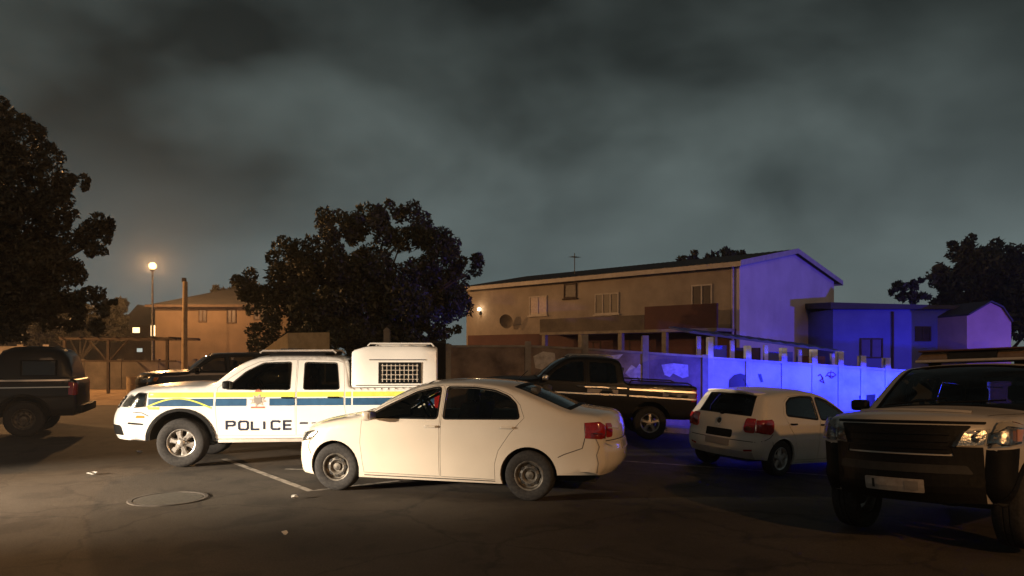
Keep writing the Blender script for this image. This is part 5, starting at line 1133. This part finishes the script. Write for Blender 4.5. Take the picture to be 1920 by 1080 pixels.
SV = dict(belly=.42, wheel=(.39, .23, .26, 'spoke5'), ws=((.98, 1.30), (.28, 1.80), .93), rw=((-2.05, 1.78), (-2.30, 1.28), .82),
          doors=[[(.90, .52), (.94, 1.0), (.90, 1.27), (.66, 1.45), (.40, 1.66), (.20, 1.745), (-.10, 1.775), (-.16, .52)], [(-.175, .52), (-.115, 1.775), (-.80, 1.785), (-1.0, 1.77), (-1.08, 1.28), (-1.0, .95), (-.95, .70), (-.93, .52)]],
          windows=[[(.78, 1.28), (.50, 1.52), (.24, 1.68), (-.05, 1.72), (-.10, 1.28)], [(-.21, 1.28), (-.17, 1.72), (-.80, 1.73), (-.93, 1.71), (-1.0, 1.28)], [(-1.2, 1.29), (-1.16, 1.70), (-1.80, 1.69), (-1.98, 1.62), (-2.08, 1.30)]], handles=[(0, 1.14), (-.82, 1.14)], cabin=(.10, .74), rear_seat=-.75, mirror=(.72, 1.36), mirror_mat='plastic', frame_w=.02, glass='glass', glass_ws='glass')
S = S_V
def suv(name, p, dark):
    r_ = make_vehicle(name, S_V, p, dict(SV)); kf = (0, S.idx(1.88, 1.235))
    ye = lambda z: float(np.interp(z, S.xz[kf[0]:kf[1], 1], S.ye[kf[0]:kf[1]])) - .012
    lights(S, r_, 'headlight', 'reflector', [(2.06, .98), (2.05, 1.10), (1.94, 1.17), (1.72, 1.15), (1.80, 1.01)], [(.46, .98), (ye(.98), .99), (ye(1.12), 1.13), (.54, 1.10)], kf, .002, inner=[(.60, 1.05, .05)])
    lights(S, r_, 'headlight_lens', 'clear', [(2.065, .97), (2.055, 1.11), (1.94, 1.18), (1.71, 1.16), (1.79, 1.0)], [(.45, .97), (ye(.97) + .008, .98), (ye(1.13) + .008, 1.14), (.53, 1.11)], kf, .035)
    lights(S, r_, 'indicator', 'amber', [(1.88, 1.03), (1.86, 1.14), (1.74, 1.14), (1.80, 1.03)], None, kf, .008)
    z1 = 1.165
    mb = MB(); S.end_panel(mb, rounded([(-.47, .90), (.47, .90), (.55, 1.10), (.60, z1), (-.60, z1), (-.55, 1.10)], .03), *kf, .006, .012, .05); gr = mb.build('grille', 'plastic', r_)
    for z in (.955, 1.02, 1.085): mb = MB(); S.end_panel(mb, [(-.45, z - .010), (.45, z - .010), (.45, z + .010), (-.45, z + .010)], *kf, .020, .012, .08); mb.build('slat', 'plastic', gr)
    mb = MB(); yl = ye(.7) + .012; S.end_panel(mb, [(-yl, .452), (yl, .452), (yl, .97), (.46, .97), (.48, .885), (-.48, .885), (-.46, .97), (-yl, .97)], *kf, .010, .012, .06); bm_ = mb.build('front_bumper', 'plastic', r_)
    for sg in (1, -1):
        mb = MB(); S.side_panel(mb, S.snap([(1.985, .46), (2.065, .965), (1.86, .968), (1.90, .70), (1.94, .462)]), (), sg, .010, .012, .05, True); weld(mb.build('bumper_corner', 'plastic', r_))
        mb = MB(); S.end_panel(mb, np.array([(sg * .62 + .055 * math.cos(a), .66 + .055 * math.sin(a)) for a in np.linspace(0, 2 * math.pi, 20, False)]), *kf, .018, .01, None); mb.build('fog_lamp', 'clear', bm_)
        mb = MB(); S.side_panel(mb, np.array(ring(1.45, .40, .49, .545, 3, 177)), (), sg, .016, .016, None, False); mb.build('arch_flare', 'plastic', r_)
    mb = MB(); S.end_panel(mb, rounded([(-.60, .72), (.60, .72), (.56, .80), (-.56, .80)], .02), *kf, .018, .008, .06); mb.build('air_intake', 'dark', bm_)
    mb = MB(); S.end_panel(mb, rounded([(-.68, 1.178), (.68, 1.178), (.68, 1.20), (-.68, 1.20)], .01), *kf, .010, .008, .06); mb.build('bonnet_lip', 'plastic', r_)
    kb = (S.idx(1.88, 1.235), S.idx(.98, 1.30))
    for sg in (1, -1): top_line(S, r_, 'bonnet_seam', [(1.02, sg * .76), (1.5, sg * .76), (1.9, sg * .66)], .012, *kb)
    kc = S.idx(.98, 1.30); q = MB()
    for y0, y1 in ((-.62, .0), (-.05, .55)):
        a = S.wrap(np.array([kc + .6]), np.array([y0 / .8]))[0] + [.02, 0, .02]; c = S.wrap(np.array([kc + 2.6]), np.array([y1 / .8]))[0] + [.02, 0, .03]; q.tube([a, c], .010, 6)
    q.build('wiper', 'plastic', r_)
    kr = (S.idx(-2.05, 1.78), len(S.xz) - 1); lights(S, r_, 'tail_light', 'red', [(-2.33, .9), (-2.30, 1.25), (-2.18, 1.25), (-2.20, .9)], [(.66, .9), (.76, .9), (.74, 1.2), (.66, 1.2)], kr)
    flat_plate(r_, S, kf, 0, .60, .52, .115, 'plate', .026, marks=((.215, .10, 'plate_d'), (-.165, -.19, 'dark')))
    return r_, kf
sv, kf = suv('police_suv', 'white_v', False)
tag(sv, 'pale four wheel drive with black front and roof light bar', 'car')
# raised strip across the bonnet
kb = (S.idx(1.88, 1.235), S.idx(.98, 1.30)); v = []; f = []; ys = np.linspace(-.52, .52, 15); a = S.end([(1.97 - .10 * (y / .52) ** 2, y) for y in ys], *kb, .001, 0)
for q_ in a: v += [tuple(q_ + [.02, 0, .0]), tuple(q_ + [.0, 0, .024]), tuple(q_ + [-.05, 0, .012])]
for i in range(14): f += [(i * 3 + j, i * 3 + j + 1, i * 3 + 4 + j, i * 3 + 3 + j) for j in range(2)]
MB().add(v, f).build('bonnet_ridge', 'white_v', sv)
# light bar on stepped mounting
lbr = MB(); lbr.box(-.28, .12, -.62, .62, 1.895, 1.925, .01); lbo = lbr.build('light_bar', 'trim', sv)
for y in (-.45, .45): MB().box(-.12, .02, y - .05, y + .05, 1.855, 1.894).build('bracket', 'plastic', lbo)
def taper(nm, m_, y0, y1, z0, z1, xa, xb, sh=.05): MB().add([(xa, y0 - 0, z0), (xb, y0, z0), (xb, y1, z0), (xa, y1, z0), (xa + sh, y0 + sh * (1 if y0 < -.4 else 0), z1), (xb - sh, y0 + sh * (1 if y0 < -.4 else 0), z1), (xb - sh, y1 - sh * (1 if y1 > .4 else 0), z1), (xa + sh, y1 - sh * (1 if y1 > .4 else 0), z1)], [(0, 3, 2, 1), (4, 5, 6, 7), (0, 1, 5, 4), (1, 2, 6, 5), (2, 3, 7, 6), (3, 0, 4, 7)]).build(nm, m_, lbo)
M['lens_o'] = mat('smoked_beacon_lens', (.16, .10, .06), .18, coat=.8, noise=(12, (.12, .075, .045), (.20, .13, .08), .3, .7))
taper('beacon_lens', 'lens_o', -.60, -.26, 1.927, 2.02, -.27, .11); taper('beacon_lens', 'lens_o', .26, .60, 1.927, 2.02, -.27, .11); taper('speaker_box', 'brown', -.255, .255, 1.927, 2.02, -.27, .11, .03)
q = MB(); q.box(-.30, .12, -.58, .58, 2.023, 2.042, .006); q.build('top_cover', 'maroon', lbo)
FW = Vector((math.cos(R(220.5)), math.sin(R(220.5))))
place(sv, 5.23, 8.05, FW); sv.matrix_world = sv.matrix_world @ Matrix.Scale(.955, 4)

ds_, _ = suv('parked_suv', 'navy', True); tag(ds_, 'dark parked four wheel drive on the verge behind the police pickup bonnet', 'car')
for c in list(ds_.children):
    if c.name.startswith('number_plate'): c.data.materials[0] = M['plate_d']
place(ds_, -9.0, 22.4, (-.92, -.39))

# ---------------------------------------------------------------- white police hatchback with a lit blue beacon, parked out of sight behind the big car
def clone(o, parent=None):
    c = o.copy(); COL.objects.link(c); c.parent = parent
    for k in ('group',):
        if k in c: del c[k]
    for ch in o.children: clone(ch, c)
    return c
bc = clone(hb); bc.name = 'beacon_car'; tag(bc, 'white hatchback with lit blue roof beacon behind the black-fronted four wheel drive', 'car')
M['blue_lit'] = mat('lit_blue_beacon', (.1, .15, .9), .2, emit=(.06, .10, 1), es=12)
q = MB(); q.box(-.42, -.18, -.5, .5, 1.47, 1.50, .008); lbb = q.build('light_bar', 'plastic', bc)
for y0, y1 in ((-.48, -.05), (.05, .48)): auto_smooth(MB().box(-.40, -.20, y0, y1, 1.502, 1.58, .02).build('beacon_lens', 'blue_lit', lbb))
MB().box(-.75, .15, -.55, 1.15, 1.72, 1.74, .006).build('beam_blocker', 'plastic', lbb)  # added plate, keeps the blue beam off the long house front
place(bc, 9.7, 15.3, (.96, .28))
bpos = Vector((9.45, 15.45, gz(9.5) + 1.64))
lamp('blue_beacon_light', 'SPOT', bpos, 7000, (.010, .026, 1), .06, bpos + Vector((-.12, 1, 0)), 110, .4)
# a second beacon of a patrol car out of frame on the right, level with the wall
lamp('blue_beacon_light', 'SPOT', (27, 13.5, 1.3), 11000, (.07, .05, 1), .15, (27 - math.cos(R(52)), 13.5 + math.sin(R(52)), 1.42), 70, .3)


# ================================================================== SMALL THINGS
def scrap(px, py, s, label):
    Y = CAMZ * F / (py - HY); x = (px - CX) / F * Y
    n = 7; v = [(s * random.uniform(.6, 1.1) * math.cos(2 * math.pi * k / n), s * .7 * random.uniform(.6, 1.1) * math.sin(2 * math.pi * k / n), .012 + random.uniform(0, .04)) for k in range(n)] + [(0, 0, .05), (0, 0, .008)]
    o = obj('litter', v, [(k, (k + 1) % n, n) for k in range(n)] + [((k + 1) % n, k, n + 1) for k in range(n)], 'paper'); o.location = (x, Y, gz(x) - .004); o.rotation_euler = (0, 0, random.uniform(0, 6)); tag(o, label, 'litter'); return o
scrap(172, 890, .10, 'crumpled white paper scrap alone on the asphalt beside the dark pickup')
scrap(262, 849, .07, 'small paper scrap just ahead of the police pickup front wheel')
scrap(552, 935, .07, 'small paper scrap on the asphalt before the sedan front wheel')
scrap(533, 1004, .045, 'tiny paper scrap on the open asphalt before the sedan')

# ---------------------------------------------------------------- night haze
hz = MB().box(-156, 156, -64, 166, -2, 14).build('haze', None); hz['kind'] = 'stuff'; hz.display_type = 'WIRE'
hm = bpy.data.materials.new('haze'); hm.use_nodes = True; t = hm.node_tree
for n in list(t.nodes): t.nodes.remove(n)
o = t.nodes.new('ShaderNodeOutputMaterial'); p = t.nodes.new('ShaderNodeVolumePrincipled'); p.inputs['Density'].default_value = .0011; p.inputs['Color'].default_value = (.85, .85, .85, 1); p.inputs['Anisotropy'].default_value = .5
t.links.new(p.outputs[0], o.inputs['Volume']); hz.data.materials.append(hm)
